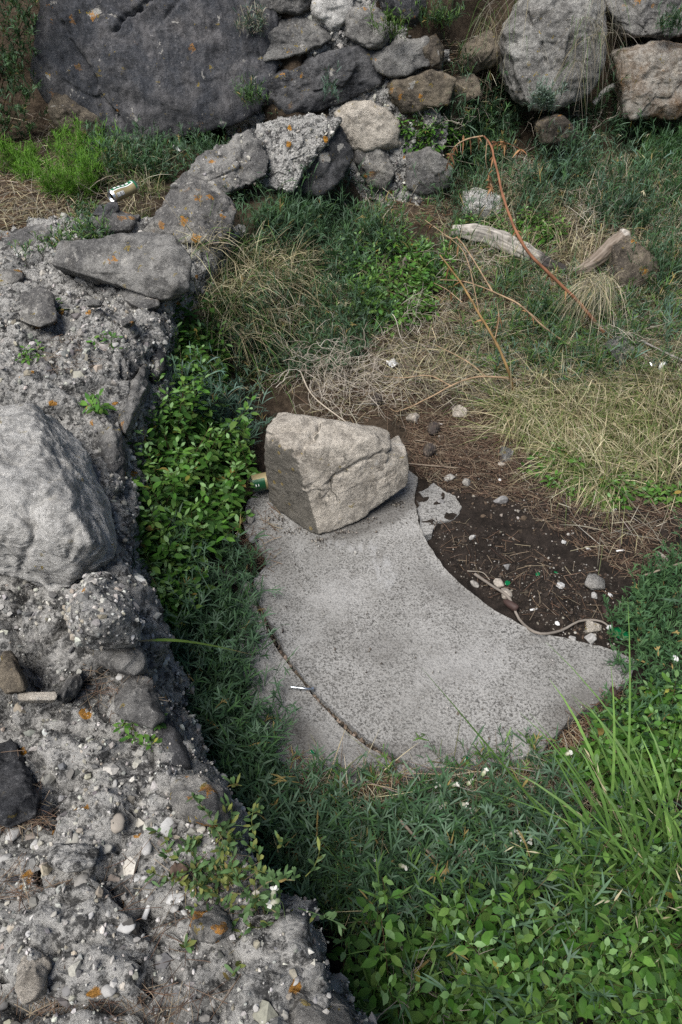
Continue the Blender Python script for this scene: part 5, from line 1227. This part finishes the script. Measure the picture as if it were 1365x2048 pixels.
stick([(950, 715, .02), (985, 715, .02), (1000, 698, .03)], .006, .004, (.27, .23, .18), 'curved grey stick below the ochre stem', seed=6)
stick([(1160, 752, .02), (1215, 738, .02), (1260, 730, .02)], .005, .004, (.38, .33, .24), 'pale straight stick beside the crushed tin', seed=7)
stick([(1290, 1150, .03), (1320, 1140, .05), (1380, 1120, .06)], .004, .003, (.28, .24, .18), 'thin brown stick at the right edge by the soil', seed=8)
stick([(985, 1536, .012), (1030, 1530, .012), (1072, 1528, .012)], .006, .005, (.28, .24, .18), 'brown stick along the near edge of the slab', seed=9)
stick([(565, 1265, .004), (575, 1235, .012), (572, 1212, .012)], .0022, .0016, (.10, .08, .07), 'small dark curled twig on the slab by the crack', seed=10)
stick([(300 + 500, 1640, .10), (880, 1720, .06), (940, 1698, .10)], .004, .003, (.22, .18, .14), 'brown bent twig in the foreground herb', seed=11)
stick([(685, 400, .05), (740, 470, .06), (770, 430, .10), (790, 400, .12), (765, 375, .1)], .003, .0015, (.42, .37, .30), 'pale arching twig in front of the stone wall', seed=12)
stick([(600, 740, .10), (625, 790, .14), (680, 835, .14), (720, 860, .1)], .0035, .002, (.40, .35, .28), 'pale arching twig behind the fallen stone', seed=13)
stick([(700, 1000 - 85, .02), (940, 935, .01), (870, 890, .01), (830, 880, .01)], .003, .002, (.20, .16, .12), 'dark thin stick on the needle litter behind the fallen stone', seed=14)
# driftwood log
def log_obj(L_, prof, label, name, burn, brn):
    _old = [(905, 462, .06), (950, 466, .06), (1000, 480, .06), (1050, 505, .065), (1100, 530, .07), (1150, 540, .09), (1195, 522, .12), (1225, 490, .16), (1256, 468, .19)]
    pts = []
    for (u, v, h) in L_:
        p = pix_surf(u, v, h)[0]; pts.append((u, v, float(proj(p + np.array([0, 0, h]))[2])))
    Q = px_line(pts, 70); k = len(Q); R = np.interp(np.linspace(0, 1, k), np.linspace(0, 1, len(prof)), prof)
    sides = 40; tg = unit(np.gradient(Q, axis=0)); a = unit(np.cross(tg, [0, 0, 1.0])); b = np.cross(tg, a)
    th = np.arange(sides) / sides * 2 * np.pi; V = []
    for i in range(k):
        ring = np.cos(th)[:, None] * a[i] + np.sin(th)[:, None] * b[i]
        q = np.column_stack([np.cos(th) * 2, np.sin(th) * 2, np.full(sides, i * .09)])
        rr = R[i] * (1 + .20 * fbm(q, 3, 5) + .08 * ridged(np.column_stack([np.cos(th) * 6, np.sin(th) * 6, np.full(sides, i * .06)]), 3, 9))
        V.append(Q[i] + ring * rr[:, None])
    V = np.concatenate(V); j = np.arange(sides); Fq = []
    for i in range(k - 1): Fq.append(np.stack([i * sides + j, i * sides + (j + 1) % sides, (i + 1) * sides + (j + 1) % sides, (i + 1) * sides + j], -1))
    n0 = len(V); V = np.vstack([V, Q[0] - tg[0] * .01, Q[-1] + tg[-1] * .02])
    T = np.concatenate([np.stack([np.full(sides, n0), (j + 1) % sides, j], -1), np.stack([np.full(sides, n0 + 1), (k - 1) * sides + j, (k - 1) * sides + (j + 1) % sides], -1)])
    s = np.repeat(np.linspace(0, 1, k), sides); n_ = vnoise(V[:-2] * 45, 3)
    gr = fbm(np.column_stack([np.tile(np.cos(th) * 9, k), np.tile(np.sin(th) * 9, k), np.repeat(np.arange(k) * .12, sides)]), 3, 12)
    C = np.array([.33, .305, .27])[None] * np.clip(1 + .3 * n_ + .55 * gr, .2, 1.6)[:, None]; burnt = sstep(burn, burn + .15, s + .10 * n_)
    C = C * (1 - burnt)[:, None] + np.array([.045, .04, .038]) * burnt[:, None]
    brown = brn * sstep(.95, .85, s); C = C * (1 - .75 * brown)[:, None] + np.array([.13, .09, .06]) * .75 * brown[:, None]
    C = np.vstack([C, [.2, .15, .1], [.40, .34, .26]])
    g = Geo(); g.add(V, T=T, Q=np.concatenate(Fq), C=C)
    tag(g.build(name, M['dry'], origin=Q[0]), label, 'log')
log_obj([(905, 462, .06), (950, 466, .06), (1000, 480, .06), (1050, 505, .065), (1095, 528, .05), (1130, 540, .03)], [.026, .040, .042, .038, .030, .016], 'weathered pale driftwood log with a charred end lying across the slope', 'driftwood_log', .62, 0.0)
log_obj([(1150, 545, .05), (1180, 530, .09), (1215, 500, .13), (1240, 480, .16), (1254, 468, .18)], [.018, .026, .034, .036, .028], 'brown broken stub of driftwood with a pale snapped tip', 'driftwood_stub', 2.0, .9)
# bark piece standing in the pellitory
g = Geo(); p = pix_surf(808, 545, .03)[0]; chunks(g, np.array([p + [0, 0, .05]]), np.array([.035]), np.array([[.27, .23, .19]]), np.random.default_rng(2)); g.V[0] = (g.V[0] - p) * [.6, .6, 2.0] + p - [0, 0, .04]
tag(g.build('wood_chunk', M['dry'], smooth=False), 'grey chunk of dead wood in the pellitory on the slope', 'wood')

# ------------------------------------------------------------------ tin cans, bolt, litter
M['tin'] = mat_plain('bare_tin', (.72, .72, .72), .28, 1.0, .5, .1)
M['steel'] = mat_plain('zinc_steel', (.62, .66, .70), .35, 1.0, .5, .15)
M['gold'] = mat_plain('gold_print', (.30, .245, .13), .5, .2, .5, .15)
M['can_green'] = mat_plain('green_print', (.02, .17, .07), .35, .2, .5, .15)
M['dark_green'] = mat_plain('dark_green_print', (.008, .07, .025), .3, .2, .5, .15)
M['white'] = mat_plain('white_print', (.75, .76, .74), .5, 0, .4, .12)
M['black'] = mat_plain('black_print', (.03, .03, .03), .5, 0, .4, .1)
M['blue'] = mat_plain('blue_plastic', (.02, .05, .35), .4, 0, .5, .1)
M['paper'] = mat_plain('weathered_paper', (.62, .62, .61), .85, 0, .2, .12)
M['cork'] = mat_plain('cone_brown', (.12, .085, .065), .8, 0, .2, .35)
M['rust'] = mat_plain('dark_husk', (.065, .04, .035), .6, 0, .3, .3)
gl = NT('green_glass'); gl.b.inputs['Transmission Weight'].default_value = .6; gl.b.inputs['IOR'].default_value = 1.5
M['glass'] = gl.done((.01, .30, .10), gl.ramp(gl.noise(gl.coords(), 40), .3, .7, .06, .25), None, .5)
def lathe(prof, seg=40, arc=None):
    prof = np.array(prof); a0, a1 = arc or (0, 2 * np.pi); closed = arc is None
    th = np.linspace(a0, a1, seg, endpoint=not closed); n = len(prof)
    V = np.stack([np.repeat(prof[:, 0], seg), (prof[:, 1][:, None] * np.cos(th)).ravel(), (prof[:, 1][:, None] * np.sin(th)).ravel()], -1)
    j = np.arange(seg if closed else seg - 1); j2 = (j + 1) % seg
    Q = np.concatenate([np.stack([i * seg + j, i * seg + j2, (i + 1) * seg + j2, (i + 1) * seg + j], -1) for i in range(n - 1)])
    return V, Q
def tin_can(loc, axis, roll, length, R, bands, label, dent=0.0, base_first=True):
    """bands: (x0, x1, angle0, angle1, material, lift)"""
    root = empty('tin_can', loc); ax = Vector(axis).normalized()
    root.rotation_euler = (ax.to_track_quat('X', 'Z').to_matrix() @ Matrix.Rotation(roll, 3, 'X')).to_euler()
    tag(root, label, 'can')
    L2 = length / 2
    def dn(V):
        V = V.copy(); f = dent * np.exp(-((V[:, 0] - .02) / .03) ** 2) * sstep(-.2, 1, V[:, 2] / R); V[:, 2] -= f * R
        return V
    xs_ = np.linspace(-L2 + .012, L2 - .016, 16)
    V, Q = lathe([(-L2 + .004, R * .80)] + [(x, R) for x in xs_] + [(L2 - .004, R * .80)])
    obj('body', mesh_arrays('body', dn(V), None, Q), M['gold'], root)
    V, Q = lathe([(-L2 + .010, R * .55), (-L2 + .003, R * .74), (-L2, R * .79), (-L2 + .002, R * .83), (-L2 + .011, R * 1.003)])
    obj('base', mesh_arrays('base', V, None, Q), M['tin'], root)
    V, Q = lathe([(L2 - .005, .0005), (L2 - .005, R * .70), (L2, R * .80), (L2 - .002, R * .85), (L2 - .015, R * 1.003)])
    obj('lid', mesh_arrays('lid', V, None, Q), M['tin'], root)
    for (x0, x1, a0, a1, mt, lift, nm) in bands:
        V, Q = lathe([(x, R + lift) for x in np.linspace(x0, x1, 9)], 14, (math.radians(a0), math.radians(a1)))
        obj(nm, mesh_arrays(nm, dn(V), None, Q), M[mt], root)
    return root
A, B = at(224, 400, z=.70), at(272, 377, z=.715)
bands = [(-.064, .052, 48, 112, 'white', .0008, 'label_panel'), (-.060, .048, 58, 102, 'can_green', .0014, 'label_print'), (.052, .060, 30, 170, 'can_green', .0010, 'neck_band'), (-.052, -.014, 138, 172, 'white', .0010, 'barcode_panel')]
for i, w_ in enumerate((.003, .0015, .004, .002, .003)): bands.append((-.050 + i * .0075, -.050 + i * .0075 + w_, 141, 169, 'black', .0016, 'barcode_bar'))
for i in range(4): bands.append((-.045 + i * .022, -.045 + i * .022 + .013, 68, 92, 'white', .0020, 'lettering'))
tin_can((A + B) / 2 + np.array([0, 0, .012]), B - A, math.radians(8), .142, .028, bands, 'gold, white and green drinks can lying in dry grass on the left terrace', .25)
p = at(531, 962, z=.06)
tin_can(p, np.array([1, .25, .06]), 0.0, .12, .033, [(-.049, -.002, 118, 240, 'dark_green', .0008, 'label_panel'), (-.049, -.002, 240, 340, 'dark_green', .0008, 'label_panel'), (-.040, -.036, 150, 166, 'white', .0014, 'lettering'), (-.030, -.027, 150, 166, 'white', .0014, 'lettering')], 'dark green and gold can wedged between pellitory and the fallen stone')
# crushed tin at right edge
p = pix_surf(1305, 738, 0)[0]
root = empty('crushed_tin', tuple(p)); tag(root, 'small crushed white tin with blue end in the grass at the right', 'can')
V, Q = lathe([(-.035, .018), (-.034, .026), (-.02, .023), (-.012, .027), (0, .021), (.012, .026), (.03, .026), (.034, .02)], 22); V[:, 2] *= .6; V += .002 * np.stack([vnoise(V * 90, i) for i in range(3)], -1)
o = obj('body', mesh_arrays('body', V, None, Q), M['tin'], root, (0, 0, .02)); o.rotation_euler = (0, 0, .3)
V, Q = lathe([(0, .0005), (0, .022), (.014, .022), (.014, .0005)], 18); o = obj('cap', mesh_arrays('cap', V, None, Q), M['white'], root, (.022, -.024, .022)); o.rotation_euler = (0, 0, -.9)
g = Geo(); chunks(g, np.array([pix_surf(1332, 728, 0)[0] + [0, 0, .01]]), np.array([.011]), np.array([[.02, .05, .35]]), np.random.default_rng(3)); o = g.build('plastic_scrap', M['blue'], smooth=False); tag(o, 'tiny bright blue plastic scrap beside the crushed tin', 'litter')
# bolt on the slab
A, B = at(582, 1374, z=.008), at(628, 1379, z=.008); ax = unit(B - A); Ln = float(np.linalg.norm(B - A))
root = empty('bolt', tuple(A)); root.rotation_euler = (0, 0, math.atan2(ax[1], ax[0])); tag(root, 'shiny zinc bolt lying across the crack in the slab', 'bolt')
V, Q = lathe([(-.001, .0005), (0, .0028), (.022, .0030), (.024, .0038), (Ln - .006, .0038), (Ln - .005, .0005)], 16); obj('shank', mesh_arrays('shank', V, None, Q), M['steel'], root)
V, Q = lathe([(Ln - .006, .0005), (Ln - .006, .0075), (Ln, .0075), (Ln, .0005)], 6); obj('head', mesh_arrays('head', V, None, Q, None, False), M['steel'], root)
V, Q = lathe([(i * .0011, .0032 if i % 2 else .0040) for i in range(20)], 12); obj('thread', mesh_arrays('thread', V, None, Q), M['steel'], root)
# cigarette butts, scraps
def butt(u, v, L, ang, label, mat='paper', h=.004, r=.0036):
    p = pix_surf(u, v, 0)[0] + np.array([0, 0, h]); V, Q = lathe([(-L / 2, .0004), (-L / 2, r), (-L * .1, r * 1.02), (L * .2, r * .96), (L / 2, r), (L / 2, .0004)], 12)
    V[:, 2] *= .75
    o = obj('cigarette_butt', mesh_arrays('cigarette_butt', V, None, Q), M[mat], None, tuple(p)); o.rotation_euler = (0, 0, ang); tag(o, label, 'cigarette butt')
butt(1067, 1226, .030, .2, 'white cigarette butt on the bare soil beside the bent stick')
butt(1240, 1104, .030, .12, 'white cigarette butt in the dry needles right of the soil')
butt(882, 843, .026, -.5, 'white cigarette butt behind the fallen stone near a pine cone')
p, nn, _ = wall_at(298, 1822); V, Q = lathe([(-.017, .0004), (-.017, .0045), (0, .0043), (.017, .0045), (.017, .0004)], 12)
o = obj('cigarette_butt', mesh_arrays('cigarette_butt', V, None, Q), M['paper'], None, tuple(p + nn * .008)); o.rotation_euler = (0, 0, 1.35); tag(o, 'white cigarette butt lying on the rubble wall in the foreground', 'cigarette butt')
def scrap(u, v, size, col, label, cat='litter', mat='paper', seed=0, name='paper_scrap', flat=.25, h=.005, n=10):
    rng = np.random.default_rng(seed); p = pix_surf(u, v, 0)[0] + np.array([0, 0, h])
    x = np.linspace(-1, 1, n); X_, Y_ = np.meshgrid(x, x); ang = np.arctan2(Y_, X_); rad = np.maximum(np.abs(X_), np.abs(Y_)) * (1 + .18 * vnoise(np.column_stack([np.cos(ang).ravel() * 2, np.sin(ang).ravel() * 2, np.full(n * n, seed * 3.1)]), seed).reshape(n, n))
    Vt = np.stack([rad * np.cos(ang) * size, rad * np.sin(ang) * size * .75, flat * size * fbm(np.column_stack([X_.ravel() * 1.3, Y_.ravel() * 1.3, np.full(n * n, seed * 1.7)]), 3, seed).reshape(n, n)], -1).reshape(-1, 3)
    th_ = max(.0012, size * .06); Vb = Vt - [0, 0, th_]; F = grid_faces(n, n)
    rim = np.concatenate([np.arange(n), np.arange(1, n) * n + n - 1, (n - 1) * n + np.arange(n - 2, -1, -1), np.arange(n - 2, 0, -1) * n]); m_ = len(rim)
    S_ = np.stack([rim, rim + n * n, np.roll(rim, -1) + n * n, np.roll(rim, -1)], -1)
    me = mesh_arrays(name, np.vstack([Vt, Vb]), None, np.concatenate([F, F[:, ::-1] + n * n, S_]))
    o = obj(name, me, M[mat], None, tuple(p)); o.rotation_euler = (rng.normal(0, .25), rng.normal(0, .25), rng.uniform(0, 6)); tag(o, label, cat)
scrap(785, 735, .034, 0, 'crumpled white paper in the grass behind the fallen stone', seed=1, flat=.5, h=.03)
scrap(1112, 1255, .010, 0, 'small square white scrap against the bent stick', seed=2, h=.008)
scrap(1216, 1262, .014, 0, 'torn white label on the green glass at the slab end', seed=3, h=.02)
scrap(356, 313, .026, 0, 'white rag of plastic on the terrace under the huge rock', seed=4, flat=.8, h=.03)
scrap(1222, 1187, .010, 0, 'tiny white scrap at the edge of the right-hand herb', seed=5)
scrap(807, 342, .013, 0, 'round white bottle cap at the foot of the stone wall', seed=6, flat=.02, name='bottle_cap', h=.012)
scrap(475, 1067, .013, 0, 'pale blue-white pebble-like scrap beside the slab edge', seed=7, flat=.3)
scrap(1337, 1342, .012, 0, 'pale blue scrap in the herb at the right edge', seed=8, h=.06)
scrap(1000, 962, .008, 0, 'white fragment on the needles behind the soil patch', seed=9)
scrap(363, 1750, .018, 0, 'fallen pinkish-brown oak leaf on the rubble', 'leaf', 'dead_leaf' if 'dead_leaf' in M else 'cork', seed=10, name='oak_leaf', h=.02)
for i, (u, v, s, lab) in enumerate(((1015, 1170, .012, 'bright green glass shard on the soil by the bent stick'), (1075, 1152, .010, 'dull green glass shard half buried in the soil'), (1113, 1142, .007, 'tiny bluish-green glass chip on the soil'), (1240, 1270, .030, 'large dark green bottle shard at the right end of the slab'), (932, 1524, .013, 'green glass shard at the near edge of the slab'), (625, 1505, .008, 'dark green glass chip on the outer slab strip'), (780, 1608, .014, 'dark green glass shard among the foreground litter'))):
    scrap(u, v, s, 0, lab, 'glass shard', 'glass', 30 + i, 'glass_shard', .18, .006, 5)
# pine cones
def pine_cone(p, R, Lc, axis, label, seed):
    rng = np.random.default_rng(seed); g = Geo(); n = 80; i = np.arange(n); t = (i + .5) / n; az = i * 2.39996
    x = (t - .5) * Lc; rr = R * np.sqrt(np.maximum(.05, 1 - (2 * t - 1) ** 2)) * .75
    ax = unit(np.array(axis, float)); a2 = unit(np.cross(ax, [.3, .2, 1.0])); a3 = np.cross(ax, a2)
    rad = np.cos(az)[:, None] * a2 + np.sin(az)[:, None] * a3
    B = ax * x[:, None] + rad * (rr * .35)[:, None]; D = unit(rad + ax * .45); S = unit(np.cross(D, ax))
    N_ = np.cross(S, D); L_ = rr * .95 + .004; W_ = np.full(n, Lc * .20)
    c = pick([(.075, .062, .055), (.11, .09, .075), (.05, .042, .04)], n, rng)
    for up in (0, 1):
        o_ = N_ * (.0016 * up)
        V = np.stack([B + o_, B + D * (L_ * .6)[:, None] - S * (W_ * .5)[:, None] + o_, B + D * (L_ * .6)[:, None] + S * (W_ * .5)[:, None] + o_, B + D * L_[:, None] + N_ * .002 + o_], 1).reshape(-1, 3)
        e = np.arange(n)[:, None] * 4; g.add(V + p, T=np.concatenate([e + [0, 1, 2], e + [1, 3, 2]]), C=np.repeat(c, 4, 0))
    U_, T_ = ico(2); V = U_ @ np.stack([ax * Lc * .45, a2 * R * .45, a3 * R * .45]); g.add(V + p, T=T_, C=(.06, .05, .045))
    tag(g.build('pine_cone', M['dry'], smooth=False), label, 'pine cone')
p, nn, _ = wall_at(92, 1772); pine_cone(p + nn * .012, .022, .05, (1, -.4, .1), 'open brown pine cone lying in needles on the rubble wall', 1)
for i, (u, v, lab) in enumerate(((866, 868, 'grey closed pine cone on the needle litter behind the fallen stone'), (856, 918, 'dark open pine cone right beside the fallen stone'), (752, 815, 'dark pine cone in shade behind the fallen stone'))):
    pine_cone(pix_surf(u, v, 0)[0] + np.array([0, 0, .02]), .030, .06, (.4 + i * .3, 1, .3), lab, 5 + i)
def husk(u, v, L, r, ang, label, mat='rust'):
    p = pix_surf(u, v, 0)[0] + np.array([0, 0, r * .7]); V, Q = lathe([(-L / 2, .0004), (-L / 2, r * .75), (-L * .3, r), (L * .1, r * .95), (L * .35, r * .7), (L / 2, r * .3), (L / 2 + .002, .0004)], 16)
    V += .0015 * np.stack([vnoise(V * 120, i) for i in range(3)], -1)
    o = obj('brown_husk', mesh_arrays('brown_husk', V, None, Q), M[mat], None, tuple(p)); o.rotation_euler = (0, .1, ang); tag(o, label, 'husk')
husk(1020, 1218, .055, .014, 2.3, 'dark brown husk at the slab edge beside the bent stick')
husk(1213, 1224, .055, .015, 1.6, 'dark brown husk standing near the right end of the bent stick')
husk(1222, 1393, .035, .012, 1.2, 'dark brown husk on the right end of the slab')
# loose small stones on soil and litter, each its own thing
ST = [(945, 1081, 9, 1, 'rounded tan pebble on the bare soil near the slab'), (948, 1171, 11, 3, 'grey pebble left of the bent stick top'), (1000, 1166, 13, 4, 'tan stone beside the bright green glass shard'), (1010, 1195, 15, 4, 'pale tan stone at the head of the dark husk'), (1015, 1130, 8, 5, 'small grey pebble in the middle of the soil'), (1118, 1179, 10, 2, 'small white pebble in the middle of the soil'), (1187, 1173, 26, 5, 'grey lump of mortar on the right of the soil'), (1187, 1196, 10, 1, 'pale pebble below the lump of mortar'),
      (1180, 1263, 22, 6, 'cream stone at the inner edge of the slab'), (1178, 1284, 14, 1, 'pale crumbled stone on the slab edge below the cream stone'), (1145, 1281, 8, 1, 'small crumb of concrete on the inner slab edge'), (922, 820, 20, 4, 'round beige stone behind the soil near the tussock'), (828, 838, 18, 4, 'beige stone in the litter behind the fallen stone'), (1012, 912, 26, 5, 'grey stone at the foot of the tussock'), (900, 960, 13, 3, 'grey stone on the litter right of the fallen stone'), (933, 970, 12, 3, 'flat grey stone on the litter'), (1002, 1000, 16, 5, 'dark grey egg-shaped stone above the soil'),
      (1175, 1097, 7, 1, 'tiny pale pebble in the dry needles'), (1325, 1108, 14, 4, 'brown pebble at the right edge of the litter'), (1232, 1015, 6, 2, 'tiny white pebble near the right weeds'), (790, 905, 14, 4, 'orange-brown stone against the fallen stone'), (1003, 935, 9, 4, 'small brown stone under the tussock'), (480, 1010, 0, 0, ''), (502, 1040, 14, 3, 'brown stone in the gap left of the slab'), (457, 1050, 11, 3, 'grey stone left of the slab corner'), (505, 1080, 12, 5, 'dark stone in the notch of the slab edge'), (705, 1560, 26, 3, 'grey lump of broken concrete at the near end of the crack'), (465, 1160, 26, 5, 'grey stone half hidden in the herb beside the slab'),
      (1290, 740, 10, 5, 'grey stone beside the crushed tin'), (1240, 715, 42, 5, 'dark grey flat stone in the grass left of the crushed tin'), (880, 1008, 8, 5, 'small grey stone near the broken slab patch'), (1128, 1082, 6, 2, 'tiny pale stone at the top of the soil')]
for i, (u, v, rp, k, lab) in enumerate(ST):
    if not rp: continue
    p = pix_surf(u, v, 0)[0]; d_ = float(proj(p)[2]); r = .85 * rp * d_ / FPX; rng = np.random.default_rng(300 + i)
    U_, T_ = ico(4); q = unit(rng.normal(size=(9, 3))); dn = np.maximum(U_ @ q.T, 0) / rng.uniform(.6, .95, 9)
    rr = 1 / np.maximum((dn ** 12).sum(1) ** (1 / 12), .8); V = U_ * rr[:, None] * (1 + .06 * fbm(U_ * 3 + i, 3, i))[:, None] * np.array([1, rng.uniform(.65, .9), rng.uniform(.5, .7)]) * r
    me = mesh_arrays('loose_stone', V, T_); me.materials.append(PEB_MESH[k].materials[0] if rp < 20 else M['grey_stone' if k in (3, 5) else 'limestone_warm'])
    o = obj('loose_stone', me, None, None, tuple(p + [0, 0, r * .28])); o.rotation_euler = (0, 0, rng.uniform(0, 6)); tag(o, lab, 'stone')
# ------------------------------------------------------------------ needle litter, crumbs and dead bits
rng = np.random.default_rng(400)
def litter_needles(name, polys, label, L=(.03, .08), r=.0009, cols=[(.13, .08, .053), (.18, .125, .085), (.08, .05, .035), (.25, .20, .14)], fn=surf, avoid=(), lift=.012):
    g = Geo()
    for poly, n in polys:
        P = region(poly, n, rng, 0.0, fn, avoid); a = rng.uniform(0, 6.3, n); e = rng.normal(0, .16, n); ln = rng.uniform(*L, n); D = dirs(a, e)
        t = np.linspace(-.5, .5, 3); Q = P[:, None] + D[:, None] * (ln[:, None] * t)[..., None] + (np.cross(D, [0, 0, 1.0]) * rng.normal(0, .12, (n, 1)))[:, None] * (ln[:, None] * (t ** 2))[..., None]
        Q[..., 2] += rng.uniform(.001, lift, n)[:, None]
        tubes(g, Q, np.full((n, 3), r), pick(cols, n, rng, .2), 3)
    tag(g.build(name, M['needle']), label, kind='stuff')
SL_AV = [MAIN, STRIP]
litter_needles('pine_needles', [([(800, 800), (960, 800), (1060, 900), (1040, 1000), (900, 980), (830, 960)], 2100), ([(1010, 965), (1150, 955), (1365, 1000), (1365, 1130), (1270, 1160), (1160, 1100), (1060, 1040)], 1300), ([(850, 1040), (1000, 1060), (1200, 1150), (1240, 1260), (1060, 1240), (900, 1130)], 150), ([(640, 760), (830, 770), (840, 840), (640, 850)], 900), ([(480, 1000), (540, 990), (535, 1130), (500, 1160), (480, 1080)], 160)], 'rust-brown pine needles strewn over the soil around the slab', avoid=SL_AV)
litter_needles('pine_needles', [([(820, 560), (1365, 560), (1365, 760), (960, 780), (800, 760)], 2200), ([(700, 350), (900, 330), (920, 450), (760, 460)], 700), ([(850, 80), (1000, 80), (1000, 260), (880, 220)], 400), ([(0, 330), (150, 390), (160, 450), (0, 480)], 500), ([(480, 1540), (700, 1560), (1100, 1520), (1180, 1460), (1240, 1480), (1200, 1620), (700, 1640)], 1300)], 'brown needles and dead grass bits littering the slope', L=(.03, .10), cols=[(.22, .13, .07), (.30, .24, .16), (.16, .09, .05), (.36, .30, .21)])
litter_needles('pine_needles', [([(0, 1750), (150, 1740), (200, 1800), (100, 1830), (0, 1800)], 90), ([(0, 1990), (250, 1960), (480, 1990), (300, 2048), (0, 2048)], 120), ([(20, 1500), (90, 1600), (70, 1640), (0, 1640), (0, 1660), (110, 1650)], 60), ([(180, 1700), (560, 1700), (620, 1900), (250, 1950)], 90), ([(100, 680), (220, 680), (200, 740), (80, 760)], 90), ([(170, 1330), (320, 1400), (300, 1450), (180, 1420)], 60)], 'brown pine needles caught on the rubble wall', lift=.02, r=.0006)
g = Geo()
for poly, n, s in (([(850, 1040), (1000, 1060), (1240, 1150), (1250, 1290), (1060, 1250), (900, 1140)], 1100, .0019), ([(800, 800), (1100, 860), (1300, 1000), (1200, 1120), (900, 1000)], 900, .0022), ([(1100, 1260), (1240, 1260), (1230, 1300), (1120, 1280)], 60, .004)):
    P = region(poly, n, rng, 0.0, avoid=[MAIN]); chunks(g, P + [0, 0, .001], np.clip(rng.lognormal(math.log(s), .5, n), .0008, .008), pick([(.34, .32, .29), (.10, .07, .05), (.20, .18, .15), (.06, .045, .035)], n, rng), rng)
tag(g.build('grit', M['gravel'], smooth=False), 'pale grit and crumbs scattered over the dark soil', kind='stuff')
g = Geo(); P = region([(850, 1040), (1000, 1060), (1240, 1150), (1250, 1290), (1060, 1250), (900, 1140)], 1300, rng, 0.0, avoid=[MAIN]); n = len(P)
chunks(g, P, np.clip(rng.lognormal(math.log(.0042), .4, n), .002, .011), pick([(.030, .023, .018), (.045, .034, .026), (.022, .017, .014)], n, rng), rng)
P = region([(620, 760), (1000, 760), (1365, 960), (1300, 1150), (1000, 1060), (830, 960), (640, 850)], 1300, rng, 0.0, avoid=[MAIN]); n = len(P)
chunks(g, P, np.clip(rng.lognormal(math.log(.005), .5, n), .002, .016), pick([(.06, .044, .032), (.09, .065, .045), (.035, .026, .02)], n, rng), rng)
tag(g.build('soil_crumbs', M['gravel'], smooth=False), 'dark crumbs and clods of loose soil', kind='stuff')
g = Geo(); n = 260; cw = at(cr[:, 0], cr[:, 1], z=0.0); Q = catmull(cw, n) + rng.normal(0, .004, (n, 3)) * [1, 1, .3]; chunks(g, Q - [0, 0, .012], rng.uniform(.003, .008, n), pick([(.09, .07, .05), (.16, .12, .09), (.05, .04, .03), (.24, .19, .15)], n, rng), rng)
tag(g.build('crack_dirt', M['gravel'], smooth=False), 'brown crumbs of dirt filling the crack of the slab', kind='stuff')
litter_needles('pine_needles', [([(1070, 1505), (1140, 1440), (1262, 1360), (1275, 1430), (1180, 1510)], 260), ([(560, 1480), (640, 1540), (760, 1540), (850, 1530), (900, 1545), (640, 1590)], 160), ([(480, 1010), (560, 1010), (560, 1150), (500, 1180)], 60)], 'needles and dead bits blown onto the slab edges', cols=[(.15, .085, .052), (.21, .135, .085), (.30, .24, .16)], lift=.006)
g = Geo(); P = region(MAIN, 420, rng, 0.0); P[:, 2] = .001; n = len(P)
chunks(g, P, np.clip(rng.lognormal(math.log(.0016), .5, n), .0007, .006), pick([(.06, .05, .042), (.12, .10, .08), (.40, .39, .36)], n, rng), rng)
tag(g.build('slab_grit', M['gravel'], smooth=False), 'dark specks of dirt and grit on the concrete slab', kind='stuff')
g = Geo(); cl = [(640, 1075), (690, 1058), (735, 1034), (790, 1000), (600, 1055), (560, 1030)]; P = at(np.repeat([c[0] for c in cl], 40) + rng.normal(0, 14, 240), np.repeat([c[1] for c in cl], 40) + np.abs(rng.normal(0, 8, 240)), z=.001)
chunks(g, P, rng.uniform(.0012, .004, 240), pick([(.05, .042, .036), (.10, .085, .07), (.30, .27, .23)], 240, rng), rng)
tag(g.build('slab_grit', M['gravel'], smooth=False), 'grit gathered along the foot of the fallen stone', kind='stuff')
